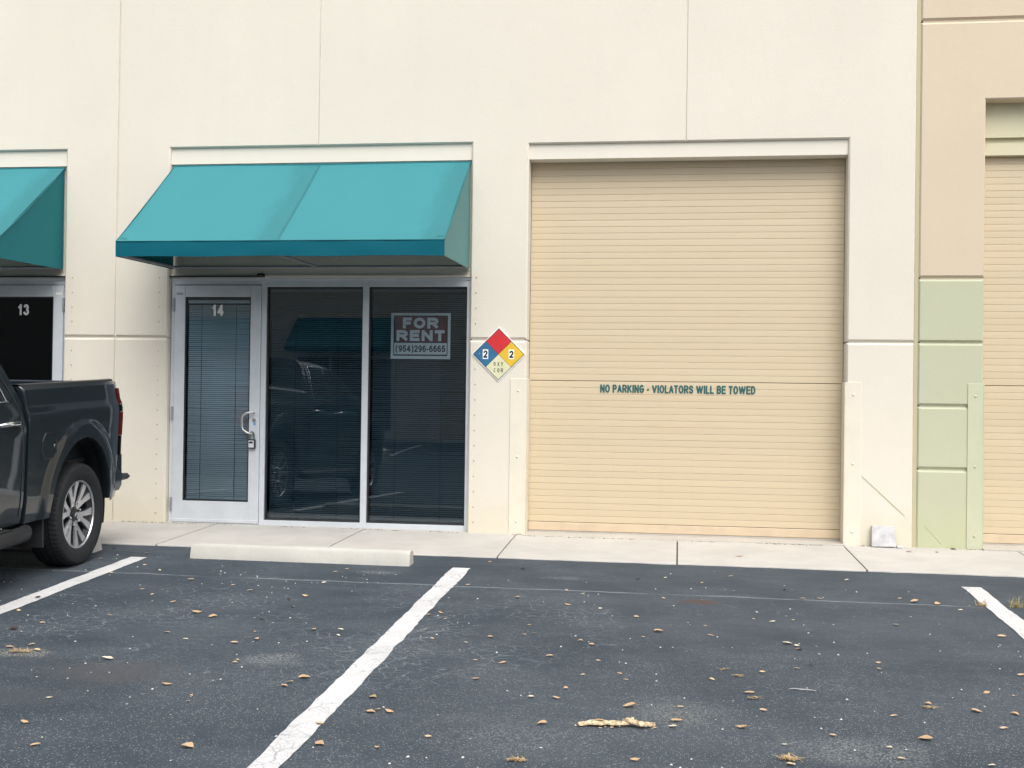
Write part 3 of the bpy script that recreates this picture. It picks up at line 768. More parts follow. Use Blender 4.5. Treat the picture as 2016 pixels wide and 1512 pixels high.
# ---------------------------------------------------------------- wheel stops
def wheel_stop(x0, x1, y0, label, grp, seed):
    rr = random.Random(seed); L = x1-x0
    prof = [(0, -.02), (.006, .004), (.028, .088), (.045, .108), (.06, .114), (.115, .114), (.13, .108), (.147, .088), (.167, .004), (.172, -.02)]
    n = 36; rows = []
    for i in range(n+1):
        f = i/n; x = f*L; e_ = 1.
        tp = min(1, min(f, 1-f)*n/1.2+.55) if i in (0, n) else 1
        r = []
        for k, (yy, zz) in enumerate(prof):
            j = rr.uniform(-.0025, .0025)
            if i in (0, n): yy = .086+(yy-.086)*.93; zz = zz*.95
            if k in (1, 8): j *= 2.2
            r.append((x+(0.004 if i == 0 else -.004 if i == n else 0), yy+j, zz+j*.6))
        rows.append(r)
    mb = MB(); mb.grid(rows)
    b0 = len(prof); mb.f.append(tuple(range(b0))); mb.f.append(tuple(len(mb.v)-b0+k for k in range(b0))[::-1])
    o = mb.build('wheel_stop', M['stop'], smooth=35, loc=(x0, y0, zg(x0, y0+.09)+.004), recalc=True)
    o.rotation_euler = (math.atan(SLOT), math.atan(-BS), 0)
    o['label'] = label; o['category'] = 'wheel stop'; o['group'] = grp
wheel_stop(-2.635, -.712, -1.872, 'long pale concrete wheel stop in the empty stall facing door 14', 'concrete wheel stops', 4)
wheel_stop(-5.46, -3.545, -1.80, 'concrete wheel stop half hidden behind the pickup rear tyre', 'concrete wheel stops', 9)

# ---------------------------------------------------------------- awnings
def awning(label, loc):
    W_ = 3.095
    r = thing('awning', label, 'awning', loc, group='teal awnings over the shopfronts')
    D_, zt, zf, zv, zb = -1.235, 1.055, .125, -.015, 0.   # local z 0 = lower edge at wall (2.612)
    def top(u, v, thick=0):    # u across, v from wall to front
        sag = -.018*math.sin(PI*v)*(1-.5*abs(math.sin(2*PI*u)))+.004*math.sin(9*u+5*v)
        return (u*W_, D_*v, zt+(zf-zt)*v+sag*(.85)+thick)
    for u0, u1 in ((0, .5), (.5, 1)):
        n, k = 14, 12
        g1 = [[top(u0+(u1-u0)*i/n, j/k) for j in range(k+1)] for i in range(n+1)]
        g2 = [[top(u0+(u1-u0)*i/n, j/k, -.004) for j in range(k+1)] for i in range(n+1)]
        mb = MB(); mb.grid(g1); mb.grid(g2); mb.grid([[r_[0] for r_ in g1], [r_[0] for r_ in g2]]); mb.grid([[r_[-1] for r_ in g1], [r_[-1] for r_ in g2]])
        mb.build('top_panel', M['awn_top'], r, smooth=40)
    # valance with soft lower hem
    n = 24
    rows = [[(W_*i/n, D_-.002+.002*math.sin(i*1.3), zf) for i in range(n+1)], [(W_*i/n, D_-.005+.003*math.sin(i*.9), (zf+zv)/2) for i in range(n+1)], [(W_*i/n, D_-.003+.003*math.sin(i*1.1+1), zv+.003*math.sin(i*.7)) for i in range(n+1)]]
    back = [[(x, y+.006, z) for x, y, z in q] for q in rows]
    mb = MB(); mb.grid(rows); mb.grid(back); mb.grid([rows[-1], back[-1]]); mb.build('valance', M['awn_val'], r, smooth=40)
    for x in (0, W_):
        s = .004 if x == 0 else -.004
        q = [(0, zt), (D_, zf), (D_, zv), (0, zb)]
        def P_(a, b_):   # bilinear
            y = D_*a; t0 = zt+(zf-zt)*a; b0 = zb+(zv-zb)*a
            return (y, b0+(t0-b0)*b_)
        rows = []
        for i in range(9):
            a_ = i/8
            rows.append([(x+s*0-(1 if s > 0 else -1)*0+math.copysign(.012, -s)*(-1)*math.sin(PI*a_)*math.sin(PI*j/6)*.6, *P_(a_, j/6)) for j in range(7)])
        rows2 = [[(p[0]+s, p[1], p[2]) for p in q_] for q_ in rows]
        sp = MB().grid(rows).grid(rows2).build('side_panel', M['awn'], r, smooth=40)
    # piping along the seams and front edge, wall rail
    pp = MB()
    for u in (0, 1): pp.tube([top(u, j/12, .002) for j in range(13)], .006, 6)
    pp.tube([(W_*i/20, D_-.002, zf) for i in range(21)], .005, 6)
    pp.build('piping', M['awn_trim'], r, smooth=60)
    pp = MB(); q0 = [top(.5-.004, j/12, .0025) for j in range(13)]; q1 = [top(.5+.004, j/12, .0045) for j in range(13)]
    pp.grid([q0, q1]).build('seam', M['awn_trim'], r)
    mb = MB().box(-.006, W_+.006, -.004, .012, zt-.02, zt+.014, .003); mb.build('wall_rail', M['awn_trim'], r)
    for x in (.0, W_):
        cx = .05 if x == 0 else W_-.05
        a1, a2 = cx-.03, cx+.03
        tb = MB()
        u0, u1 = a1/W_, a2/W_
        tb.grid([[top(u0, .955, .004), top(u1, .955, .004)], [top(u0, .965, .004), top(u1, .965, .004)]])
        un = u0 if x else u1
        tb.grid([[top(un-.001, .965, .004), top(un+.001, .965, .004)], [top(un-.001, 1., .004), top(un+.001, 1., .004)]])
        tb.build('stitched_tab', M['awn_trim'], r)
    fr = MB()
    for x in (.022, W_/2, W_-.022):
        fr.tube([(x, -.01, zt-.04), (x, D_+.03, zf-.04)], .014, 8); fr.tube([(x, D_+.03, zf-.02), (x, D_+.03, zv+.02)], .014, 8)
        fr.tube([(x, D_+.03, zv+.02), (x, -.01, zb+.02)], .014, 8)
    fr.tube([(.01, D_+.03, zv+.02), (W_-.01, D_+.03, zv+.02)], .014, 8); fr.tube([(.01, -.016, zb+.02), (W_-.01, -.016, zb+.02)], .014, 8)
    fr.build('frame', M['alu_dark'], r, smooth=50)
    return r, sp
aw, sp = awning('wide teal awning shading door 14 and both dark windows', (-3.683, .028, 2.612))
aw2 = copy_tree(aw); aw2.location.x = 2*XA+.588; aw2['label'] = 'teal awning cut off by the left edge, over door 13'
sp.data = sp.data.copy(); sp.data.materials[0] = M['awn_sheen']; sp['label'] = 'side panel with greyish sheen painted in'  # right gusset only: paler colour stands for its sheen


# ---------------------------------------------------------------- pickup truck, tail towards the building
TXC, TYC = -4.374, -2.355
truck = thing('pickup_truck', 'dark grey crew cab pickup parked tail first beside door 13', 'pickup truck', (TXC, TYC, zg(TXC, TYC)), (math.atan(SLOT), math.atan(-BS), .041))
def lerp(tab, z):
    if z <= tab[0][0]: return tab[0][1]
    for (a, b), (c, d) in zip(tab, tab[1:]):
        if z <= c: f = (z-a)/(c-a); return b+(d-b)*f
    return tab[-1][1]
BED = [(.40,.955),(.48,.975),(.60,.990),(.80,1.000),(1.00,1.010),(1.14,1.018),(1.22,1.020),(1.265,1.010),(1.30,.992),(1.38,.980),(1.43,.972),(1.452,.960),(1.462,.94)]
CAB = [(.40,.945),(.48,.965),(.60,.985),(.80,.998),(1.00,1.008),(1.12,1.014),(1.18,1.010),(1.22,.996),(1.30,.982),(1.345,.972)]
def arch_d(u, z, cu, a=.53, b=.60): return math.hypot((u-cu)/a, (z-.42)/b)
def side_v(tab, u, z, cu=None):
    v = lerp(tab, z)
    if tab is BED and u < -.45: v -= .075*((-.45-u)/.42)**2.2
    if u > 4.1: v -= .16*((u-4.1)/.75)**2
    for c in ([cu] if cu is not None else []):
        d = arch_d(u, z, c)
        if z > .42 or d < 1.3:      # flare around the arch: flat raised lip, rolling back into the side
            v += .030*max(0., min(1., (1.26-d)/.10))
        elif d < 1.26: v += .030
    return v
def side_panel(name, tab, u0, u1, zlo, zhi, cu=None, step=.028, top_extra=None, s=1, lines=None):
    nu = max(2, round((u1-u0)/step)); nz = round((zhi-zlo)/step)
    us = [u0+(u1-u0)*i/nu for i in range(nu+1)]; zs = [zlo+(zhi-zlo)*j/nz for j in range(nz+1)]
    mb = MB(); idx = {}
    def P_(i, j):
        u, z = us[i], zs[j]
        inside = False
        if cu is not None:
            d = arch_d(u, z, cu)
            if d < 1:
                inside = True
                if d > 1e-6: u, z = cu+(u-cu)/d, .42+(z-.42)/d
                if z < zlo: z = zlo
        return inside, (u, z)
    pts = [[P_(i, j) for j in range(nz+1)] for i in range(nu+1)]
    def vid(i, j):
        if (i, j) not in idx:
            u, z = pts[i][j][1]; idx[(i, j)] = len(mb.v); mb.v.append((s*side_v(tab, u, z, cu), -u, z))
        return idx[(i, j)]
    for i in range(nu):
        for j in range(nz):
            q = [(i, j), (i+1, j), (i+1, j+1), (i, j+1)]
            if all(pts[a][b][0] for a, b in q): continue
            mb.f.append(tuple(vid(a, b) for a, b in q))
    # return edges folded inward at both ends and around the arch
    for i in (0, nu):
        rows = []
        for j in range(nz+1):
            if pts[i][j][0]: continue
            u, z = pts[i][j][1]; v = side_v(tab, u, z, cu); rows.append([(s*v, -u, z), (s*(v-.012), -(u+(-.006 if i == 0 else .006)), z), (s*(v-.06), -(u+(-.003 if i == 0 else .003)), z)])
        if len(rows) > 1: mb.grid(rows)
    if cu is not None:
        rows = []
        for k in range(61):
            a_ = PI*1.16*k/60-PI*.08; u, z = cu+.53*math.cos(a_), .42+.60*math.sin(a_)
            if z < zlo: continue
            v = side_v(tab, u, z, cu); rows.append([(s*v, -u, z), (s*(v-.02), -(cu+(u-cu)*.985), .42+(z-.42)*.985), (s*(v-.09), -(cu+(u-cu)*.98), .42+(z-.42)*.98)])
        mb.grid(rows)
    return mb.build(name, M['paint'], truck, smooth=32, recalc=True)
for s in (1, -1):
    side_panel('bed_side', BED, -.845, .855, .43, 1.462, 0., s=s)
    side_panel('rear_door', CAB, .905, 1.90, .44, 1.345, s=s)
    side_panel('front_door', CAB, 1.912, 2.95, .44, 1.345, s=s)
    side_panel('front_fender', CAB, 2.962, 4.78, .46, 1.30, 3.74, s=s)
    # lower sill of the bed side ahead of the tyre, black liner arches
    for cu in (0., 3.74):
        rows = []
        for k in range(41):
            a_ = PI*1.2*k/40-PI*.1
            u, z = cu+.525*math.cos(a_), .42+.59*math.sin(a_)
            rows.append([(s*.955, -u, z), (s*.60, -u, z)])
        mb = MB().grid(rows)
        mb.add([(s*.60, -(cu+.525*math.cos(PI*1.2*k/40-PI*.1)), .42+.59*math.sin(PI*1.2*k/40-PI*.1)) for k in range(41)], [tuple(range(41))])
        mb.build('wheel_liner', M['black'], truck, smooth=40)
    # bed rail cap
    rows = []
    for i in range(25):
        u = -.835+(.862+.835)*i/24; v = side_v(BED, u, 1.455)
        rows.append([(s*(v-.010), -u, 1.458), (s*(v-.018), -u, 1.474), (s*(v-.05), -u, 1.478), (s*.835, -u, 1.476), (s*.825, -u, 1.462), (s*.825, -u, 1.40)])
    MB().grid(rows).build('bed_rail', M['black'], truck, smooth=40)
    rows = [[(s*.83, -u, 1.42), (s*.815, -u, 1.30), (s*.83, -u, 1.15), (s*.83, -u, .82)] for u in (-.80, 0, .86)]
    MB().grid(rows).build('bed_inner_wall', M['paint'], truck)
    # running board tube with round end cap, mud flap, trim
    pts = [(s*.90, -.80, .375), (s*.955, -.83, .367), (s*.985, -.90, .36), (s*.99, -1.1, .36), (s*.99, -2.8, .36), (s*.96, -2.95, .365), (s*.88, -3.0, .375)]
    mb = MB().tube(pts, [.048, .056, .060, .060, .060, .056, .048], 16); mb.build('side_step', M['black'], truck, smooth=50)
    tr = MB()
    for y in (-1.45, -2.45):
        pass
    tr.box(min(s*.90, s*1.01), max(s*.90, s*1.01), -1.75, -1.10, .419, .425, .002); tr.box(min(s*.90, s*1.01), max(s*.90, s*1.01), -2.7, -2.05, .419, .425, .002)
    for y in (-1.2, -2.4): tr.tube([(s*.95, y, .365), (s*.65, y, .54)], .018, 8)
    tr.build('step_pad', M['rubber'], truck, smooth=50)
    mb = MB(); mb.box(min(s*.70, s*.965), max(s*.70, s*.965), -.575, -.555, .20, .62, .004); mb.build('mud_flap', M['black'], truck)
    # taillight: tall lamp wrapping the rear corner, black gap between two red lobes
    for z0, z1, nm, mt in ((1.255, 1.395, 'tail_lamp', 'tail_red'), (1.185, 1.253, 'tail_lamp_bezel', 'black'), (.975, 1.183, 'tail_lamp', 'tail_red'), (.80, .973, 'tail_lamp_bezel', 'black')):
        rows = []
        for j in range(7):
            z = z0+(z1-z0)*j/6; r = []
            e_ = math.sin(PI*j/6)*.006
            for (du, dv) in ((.10, .002), (.03, .004+e_), (-.008, .0+e_), (-.045, -.03+e_), (-.058, -.08), (-.058, -.17)):
                u = -.845+du; v = side_v(BED, max(u, -.845), z)+dv
                r.append((s*v, -u, z))
            rows.append(r)
        # narrow at the side, as the lamp tapers to the rear corner
        for j, r in enumerate(rows):
            for q in range(2):
                x, y, z = r[q]; r[q] = (x, y+(.075 if q == 0 else .02)*(1 if nm == 'tail_lamp' else .9), z)
        MB().grid(rows).build(nm, M[mt], truck, smooth=40)
    rows = [[(s*(side_v(BED, -.845, z)-.003), .848, z), (s*(side_v(BED, -.845, z)-.03), .862, z), (s*.79, .866, z)] for z in (.44, .55, .70, .80, .90, 1.0, 1.2, 1.44)]
    MB().grid(rows).build('rear_corner', M['paint'], truck, smooth=40)
# tailgate, bed floor, front wall of the bed
mb = MB().box(-.80, .80, .800, .872, .80, 1.455, .012); mb.build('tailgate', M['paint'], truck)
MB().box(-.20, .20, .872, .884, 1.28, 1.35, .006).build('tailgate_handle', M['black'], truck)
MB().box(-.83, .83, -.86, .80, .78, .815).build('bed_floor', M['black'], truck)
MB().box(-.83, .83, -.862, -.835, .80, 1.45, .006).build('bed_front_wall', M['paint'], truck)
for s in (1, -1): MB().box(min(s*.805, s*.90), max(s*.805, s*.90), .78, .865, .75, 1.45, .01).build('corner_post', M['paint'], truck)
MB().box(-.70, .70, -4.5, .78, .52, .76).build('chassis', M['black'], truck)
MB().tube([(-.78, 0, .42), (.78, 0, .42)], .05, 12).lathe([(-.15, 0), (-.1, .12), (.1, .12), (.15, 0)], 16).build('rear_axle', M['black'], truck)
# rear bumper: chrome face with black top step at the corners
rows = []
prof = [(.79, -.06), (.805, -.01), (.79, .035), (.74, .05), (.62, .035), (.53, -.005), (.48, -.05)]
for k in range(-12, 13):
    x = k/12*.93; back = .955-.12*abs(k/12)**4
    rows.append([(x*(1 if abs(k) < 12 else 1.0), back+d, z) for z, d in prof])
for sgn in (1, -1):    # wrap forward round the corner
    ext = [[(sgn*(.955+q*.01), .86-.16*q, z) if d > -.045 else (sgn*(.93), .86-.16*q, z) for z, d in prof] for q in (0, 1)]
    rows = rows+ext if sgn > 0 else ext[::-1]+rows
MB().grid(rows).build('rear_bumper', M['dark_chrome'], truck, smooth=40)
MB().box(-.88, .88, .80, .985, .800, .822, .008).build('bumper_step', M['black'], truck)
for s in (1, -1):
    mb = MB().box(min(s*.70, s*.965), max(s*.70, s*.955), .83, 1.055, .560, .615, .022); mb.build('corner_step', M['black'], truck)
# cab shell: greenhouse cross sections from the belt line to the roof
GH_ = [(1.345, .972), (1.40, .955), (1.60, .88), (1.80, .795), (1.86, .745), (1.895, .66), (1.91, .45), (1.918, 0)]
def gh_u(u, z):   # rear leans forward with height, front windscreen rakes back
    f = (z-1.345)/.575
    return u
def cab_point(t_, k):
    z, v = GH_[k]; f = (z-1.345)/.573
    ur = .905+.20*f+.02*f*f; uf = 3.30-1.02*f-.05*f*f
    return (v*(1-.06*max(0, t_-.75)/.25*f), -(ur+(uf-ur)*t_), z)
rows = []
for i in range(25):
    r = [cab_point(i/24, k) for k in range(len(GH_))]
    rows.append(r+[(-x, y, z) for x, y, z in r[-2::-1]])
mb = MB().grid(rows)
mb.f.append(tuple(range(len(rows[0])))); mb.f.append(tuple(len(mb.v)-1-k for k in range(len(rows[0]))))
mb.build('cab_roof', M['paint'], truck, smooth=35, recalc=True)
def gh_at(u, z, off=.006):
    f = (z-1.345)/.573; v = 0
    for (a, b), (c, d) in zip(GH_, GH_[1:]):
        if a <= z <= c: v = b+(d-b)*(z-a)/(c-a)
    return v+off
for s in (1, -1):
    def win(name, mat, corners, off=.006):
        (ub0, ub1, zb_), (ut0, ut1, zt_) = corners; rows = []
        for j in range(7):
            z = zb_+(zt_-zb_)*j/6; a, b = ub0+(ut0-ub0)*j/6, ub1+(ut1-ub1)*j/6
            rows.append([(s*gh_at(0, z, off), -(a+(b-a)*i/6), z) for i in range(7)])
        MB().grid(rows).build(name, mat, truck, smooth=40)
    win('side_window', M['truck_glass'], ((1.16, 1.88, 1.37), (1.36, 1.86, 1.80)))
    win('side_window', M['truck_glass'], ((1.95, 2.98, 1.37), (1.95, 2.40, 1.80)))
    # bright belt moulding and window surround
    mb = MB(); mb.tube([(s*(gh_at(0, 1.36, .008)), -1.10, 1.36), (s*gh_at(0, 1.36, .008), -3.02, 1.36)], .006, 8)
    mb.tube([(s*gh_at(0, 1.36, .008), -1.12, 1.36), (s*gh_at(0, 1.45, .008), -1.15, 1.45), (s*gh_at(0, 1.60, .008), -1.22, 1.60), (s*gh_at(0, 1.815, .008), -1.34, 1.815), (s*gh_at(0, 1.815, .008), -2.4, 1.815), (s*gh_at(0, 1.36, .008), -3.05, 1.36)], .006, 8)
    mb.build('window_moulding', M['chrome'], truck, smooth=50)
    sm_ = MB(); sm_.tube([(s*(lerp(CAB, z)+.001) if z < 1.345 else s*gh_at(0, z, .004), -(.945 if z < 1.25 else .945+.30*((z-1.25)/.62)), z) for z in (.50, .62, .80, 1.0, 1.15, 1.25, 1.345, 1.45, 1.6, 1.75, 1.83)], .006, 6)
    sm_.build('door_seam', M['paint'], truck, smooth=60)
    # seam strip where the cab's rear edge meets the roof pillar
    for uu in (1.02, 2.02):
        hb = MB(); v = lerp(CAB, 1.175)
        hb.tube([(s*(v-.005), -uu, 1.195), (s*(v+.030), -(uu+.02), 1.200), (s*(v+.040), -(uu+.06), 1.202), (s*(v+.040), -(uu+.18), 1.202), (s*(v+.030), -(uu+.225), 1.200), (s*(v-.005), -(uu+.24), 1.195)], [.012, .015, .017, .017, .015, .012], 10)
        hb.build('door_handle', M['chrome'], truck, smooth=50)
        cb_ = MB().lathe([(0, 0), (.002, .05), (.002, .055)], 20)
        mb = MB().box(min(s*1.35, s*.98), max(s*1.35, s*.98), 0, .001, 0, .001)
    # mirror
    mb = MB().box(min(s*1.02, s*1.25), max(s*1.02, s*1.25), -2.98, -2.84, 1.36, 1.60, .03); mb.build('wing_mirror', M['black'], truck)
    mb = MB().tube([(s*.94, -2.93, 1.37), (s*1.06, -2.92, 1.42)], .025, 8); mb.build('mirror_arm', M['black'], truck)
# windscreen and rear window
def endglass(name, t_, k0, k1, off):
    rows = []
    for j in range(6):
        z = GH_[0][0]+.05+(1.83-GH_[0][0]-.05)*j/5; f = (z-1.345)/.573
        u = (.905+.20*f+.02*f*f)-off if t_ == 0 else (3.30-1.02*f-.05*f*f)+off
        v = gh_at(0, z, 0)*(.90 if t_ == 0 else .88)
        rows.append([(v*(i/8*2-1), -u, z) for i in range(9)])
    MB().grid(rows).build(name, M['truck_glass'], truck)
endglass('rear_window', 0, 0, 3, .006); endglass('windscreen', 1, 0, 3, .008)
# bonnet, nose
rows = []
for i in range(13):
    u = 3.15+(4.80-3.15)*i/12; f = i/12
    r = []
    for k in range(-8, 9):
        x = k/8*(.975-.16*max(0, (u-4.1)/.7)**2*1.0)
        r.append((x, -u, 1.30+.045*(1-(k/8)**4)+.02*math.cos(k/8*PI*2)*(1-f)-.03*f**3-.0*f))
    rows.append(r)
MB().grid(rows).build('bonnet', M['paint'], truck, smooth=40)
mb = MB().box(-.80, .80, -4.84, -4.70, .70, 1.26, .03); mb.build('grille', M['black'], truck)
mb = MB()
for z in (.80, .92, 1.04, 1.16): mb.box(-.72, .72, -4.86, -4.835, z-.018, z+.018, .006)
mb.build('grille_bar', M['chrome'], truck)
mb = MB().box(-.95, .95, -4.92, -4.66, .42, .70, .05); mb.build('front_bumper', M['chrome'], truck)
MB().box(-.93, .93, -3.2, -2.9, .45, 1.30).build('firewall', M['black'], truck)
MB().box(-.90, .90, -3.0, -.93, .46, 1.34).build('cab_floor', M['black'], truck)
for s in (1, -1):
    mb = MB().box(min(s*.62, s*.87), max(s*.62, s*.87), -4.82, -4.62, 1.0, 1.22, .03); mb.build('headlamp', M['lamp_clear'], truck)
# fuel door on the driver's side: thin raised octagonal plate with a finger tab
fu, fz = .565, .985
oc = [(-.075, -.085), (-.10, -.04), (-.10, .05), (-.055, .105), (.06, .105), (.10, .06), (.10, -.05), (.065, -.085)]
def onside(u, z, off): return (side_v(BED, u, z, 0.)+off, -u, z)
ctr = onside(fu, fz, .0025)
ring1 = [onside(fu-a, fz+b, .0) for a, b in oc]; ring2 = [onside(fu-a*.96, fz+b*.96, .0035) for a, b in oc]
fd = MB().add(ring1+ring2, [tuple(range(8, 16))]+[(k, (k+1) % 8, 8+(k+1) % 8, 8+k) for k in range(8)]).build('fuel_door', M['paint'], truck)
mb = MB()
ol = [onside(fu-a*1.05, fz+b*1.05, .0015) for a, b in oc]; mb.tube(ol+[ol[0]], .004, 6); mb.build('fuel_door_gap', M['black'], truck)
p = onside(fu-.095, fz+.005, .006); mb = MB().box(p[0]-.006, p[0]+.006, p[1]-.022, p[1]+.016, p[2]-.012, p[2]+.012, .005); mb.build('finger_tab', M['chrome'], truck)

# wheels: tyre with tread blocks, dark barrel, six forked machined spokes
R_, RR, WW = .425, .285, .275
def make_wheel():
    bar = MB().lathe([(-.10, RR-.004), (-.10, .245), (-.06, .235), (.06, .235), (.085, .262), (.10, RR-.012), (.106, RR-.004), (.100, RR)], 64)
    bar.lathe([(.028, .235), (.026, .0)], 64)
    wh = bar.build('wheel', M['alloy_dark'], truck, smooth=40, recalc=True)
    prof = [(-.115, RR-.004), (-.128, .315), (-.138, .36), (-.132, .395), (-.118, .413), (-.095, .422), (-.062, .425), (-.058, .412), (-.050, .412), (-.046, .425), (-.006, .425), (-.004, .412), (.004, .412), (.006, .425), (.046, .425), (.050, .412), (.058, .412), (.062, .425), (.095, .422), (.118, .413), (.132, .395), (.138, .36), (.128, .315), (.115, .292), (.108, RR-.006)]
    n = 195; rows = []
    for k in range(n+1):
        a_ = 2*PI*(k % n)/n; r = []
        for q, (x, rr) in enumerate(prof):
            lug = 0
            if 3 < q < 21 and rr > .412:
                sh = (k+(2 if q < 7 or q > 17 else 0)+(1 if 9 < q < 15 else 0)) % 3
                if sh == 0: lug = .006
            if q in (3, 21) and k % 3 == 2: lug = .005
            r.append((x, (rr-lug)*math.cos(a_), (rr-lug)*math.sin(a_)))
        rows.append(r)
    MB().grid(rows).build('tyre', M['rubber'], wh, smooth=25)
    MB().lathe([(.103, RR-.001), (.109, RR-.006), (.109, RR-.016), (.100, RR-.020)], 64).build('rim_lip', M['alloy'], wh, smooth=40)
    def spoke(name, mat, arms, x_in, x_out, lift):
        for i in range(6):
            mb = MB(); t0 = 2*PI*i/6+.26
            for pl in arms:
                n_ = len(pl); top_, bot = [], []
                for (r, th) in pl:
                    x = x_in+(x_out-x_in)*((r-.05)/.22)
                    top_.append((x+lift, r*math.cos(t0+th), r*math.sin(t0+th))); bot.append((x-.03, r*math.cos(t0+th), r*math.sin(t0+th)))
                mb.add(top_+bot, [tuple(range(n_))]+[(k, (k+1) % n_, n_+(k+1) % n_, n_+k) for k in range(n_)])
            mb.build(name, mat, wh)
    # each spoke: a solid stem that forks into two arms with a dark window between them
    body = [[(.06, -.42), (.13, -.32), (.268, -.39), (.268, .39), (.13, .32), (.06, .42)]]
    spoke('spoke_pocket', M['alloy_dark'], body, .055, .080, 0)
    arms = [[(.055, -.40), (.115, -.30), (.175, -.31), (.270, -.37), (.272, -.15), (.190, -.085), (.145, -.055), (.145, .0), (.055, .0)],
            [(.055, .0), (.145, .0), (.145, .055), (.190, .085), (.272, .15), (.270, .37), (.175, .31), (.115, .30), (.055, .40)]]
    spoke('spoke', M['alloy'], arms, .060, .090, .004)
    MB().lathe([(.03, .075), (.062, .070), (.068, .058), (.066, .042), (.078, .040), (.082, .030), (.083, 0)], 32).build('centre_cap', M['alloy_dark'], wh, smooth=40)
    bt = MB(); pl = [(-.026, -.008), (-.010, -.008), (-.008, -.012), (.008, -.012), (.010, -.008), (.026, -.008), (.022, .008), (.008, .008), (.007, .012), (-.009, .012), (-.011, .008), (-.022, .008)]
    bt.add([(.0845, a, b) for a, b in pl], [tuple(range(12))]); bt.build('cap_emblem', M['alloy'], wh)
    for i in range(6):
        a_ = 2*PI*(i+.5)/6+.26
        lg = MB().lathe([(.05, .014), (.080, .013), (.086, .008), (.086, 0)], 6)
        lg.v = [(x, y+.088*math.cos(a_), z+.088*math.sin(a_)) for x, y, z in lg.v]; lg.build('lug_nut', M['chrome'], wh)
    return wh
wh = make_wheel(); wh.location = (.868, 0, .418); wh.rotation_euler = (.5, 0, 0)
for (x, u, sp, fl) in ((-.868, 0, .2, 1), (.868, 3.74, 1.1, 0), (-.868, 3.74, .7, 1)):
    c = copy_tree(wh, truck); c.location = (x, -u, .418); c.rotation_euler = (sp, 0, PI if fl else 0)
for ch in truck.children:      # body height on its springs
    if not ch.name.startswith(('wheel', 'rear_axle')) or ch.name.startswith('wheel_liner'): ch.location.z += .035


# ---------------------------------------------------------------- facing warehouse across the lot (seen mirrored in the glass)
fb = thing('warehouse_building', 'facing cream warehouse with dark shopfronts, seen only mirrored in the window glass', 'building', (0, -23.6, 0), (0, 0, PI))
zb = -.1
mb = MB(); mb.box(-26, 26, 0, 12, zb, 7.2); mb.build('wall', M['cream'], fb)
MB().box(-26, 26, -1.3, 0, zb-.2, zb+.05, .01).build('walkway', M['walk'], fb)
k = 0
for x in (-18.4, -14.1, -5.6, -1.3, 7.2, 11.5):
    f = MB().box(x, x+3.147, -.03, .02, zb+.05, 2.55, .004).build('shopfront_frame', M['alu'], fb)
    MB().box(x+.10, x+.9, -.034, -.028, .2, 2.40).build('window_pane', M['truck_glass'], f)
    MB().box(x+1.0, x+2.0, -.034, -.028, .05, 2.45).build('window_pane', M['truck_glass'], f)
    MB().box(x+2.07, x+3.07, -.034, -.028, .05, 2.45).build('window_pane', M['truck_glass'], f)
    a3 = copy_tree(aw); a3.location = (-x-.02, -23.6+.03, 2.612); a3.rotation_euler = (0, 0, PI)
    a3['label'] = 'teal awning on the facing warehouse, '+{-18.4: 'outermost of all on the right', -14.1: 'second from its right end', -5.6: 'mirrored right of the glass middle', -1.3: 'mirrored beside the rent sign', 7.2: 'mirrored in the wide left pane', 11.5: 'outermost of all on the left'}[x]; a3['group'] = 'awnings of the facing warehouse mirrored in the glass'
for x in (-10.4, 2.4): MB().box(x, x+3.3, -.02, .01, zb, 3.7).build('rollup_door', M['slat'], fb)

# ---------------------------------------------------------------- fallen leaves, bark, twig, weeds
def leaf_mesh(kind, seed):
    rr = random.Random(seed); n = 7
    curl = rr.uniform(.1, .9); bend = rr.uniform(-.5, .7); asp = rr.uniform(.42, .70)
    if kind == 'w': asp = .7; n = 4
    L, C_, R2 = [], [], []
    for i in range(n+1):
        f = i/n; wd = asp*.5*math.sin(PI*min(1, f*1.02+.02))**.75*(1+.12*math.sin(f*11+seed))*(1.08-.2*f)
        if i in (0, n): wd = .01
        x = f-.5; z0 = .05+bend*.6*(f-.5)**2+.03*math.sin(f*5+seed)
        s_ = .10*math.sin(f*3+seed)*.5
        L.append((x, s_+wd, max(.005, z0+curl*wd*.55))); C_.append((x, s_, max(.003, z0-.02))); R2.append((x, s_-wd, max(.005, z0+curl*wd*.35+rr.uniform(-.02, .03))))
    mb = MB().grid([L, C_, R2])
    if kind != 'w':
        mb.add([(-.5, 0, L[0][2]), (-.49, .012, L[0][2]), (-.66, .03, .02), (-.67, .02, .02)], [(0, 1, 2, 3)])
    return mb.mesh('leaf', M['leaf_'+kind], 60)
LM = {k: [leaf_mesh(k, 10*i+ord(k)) for i in range(5)] for k in 'topdw'}
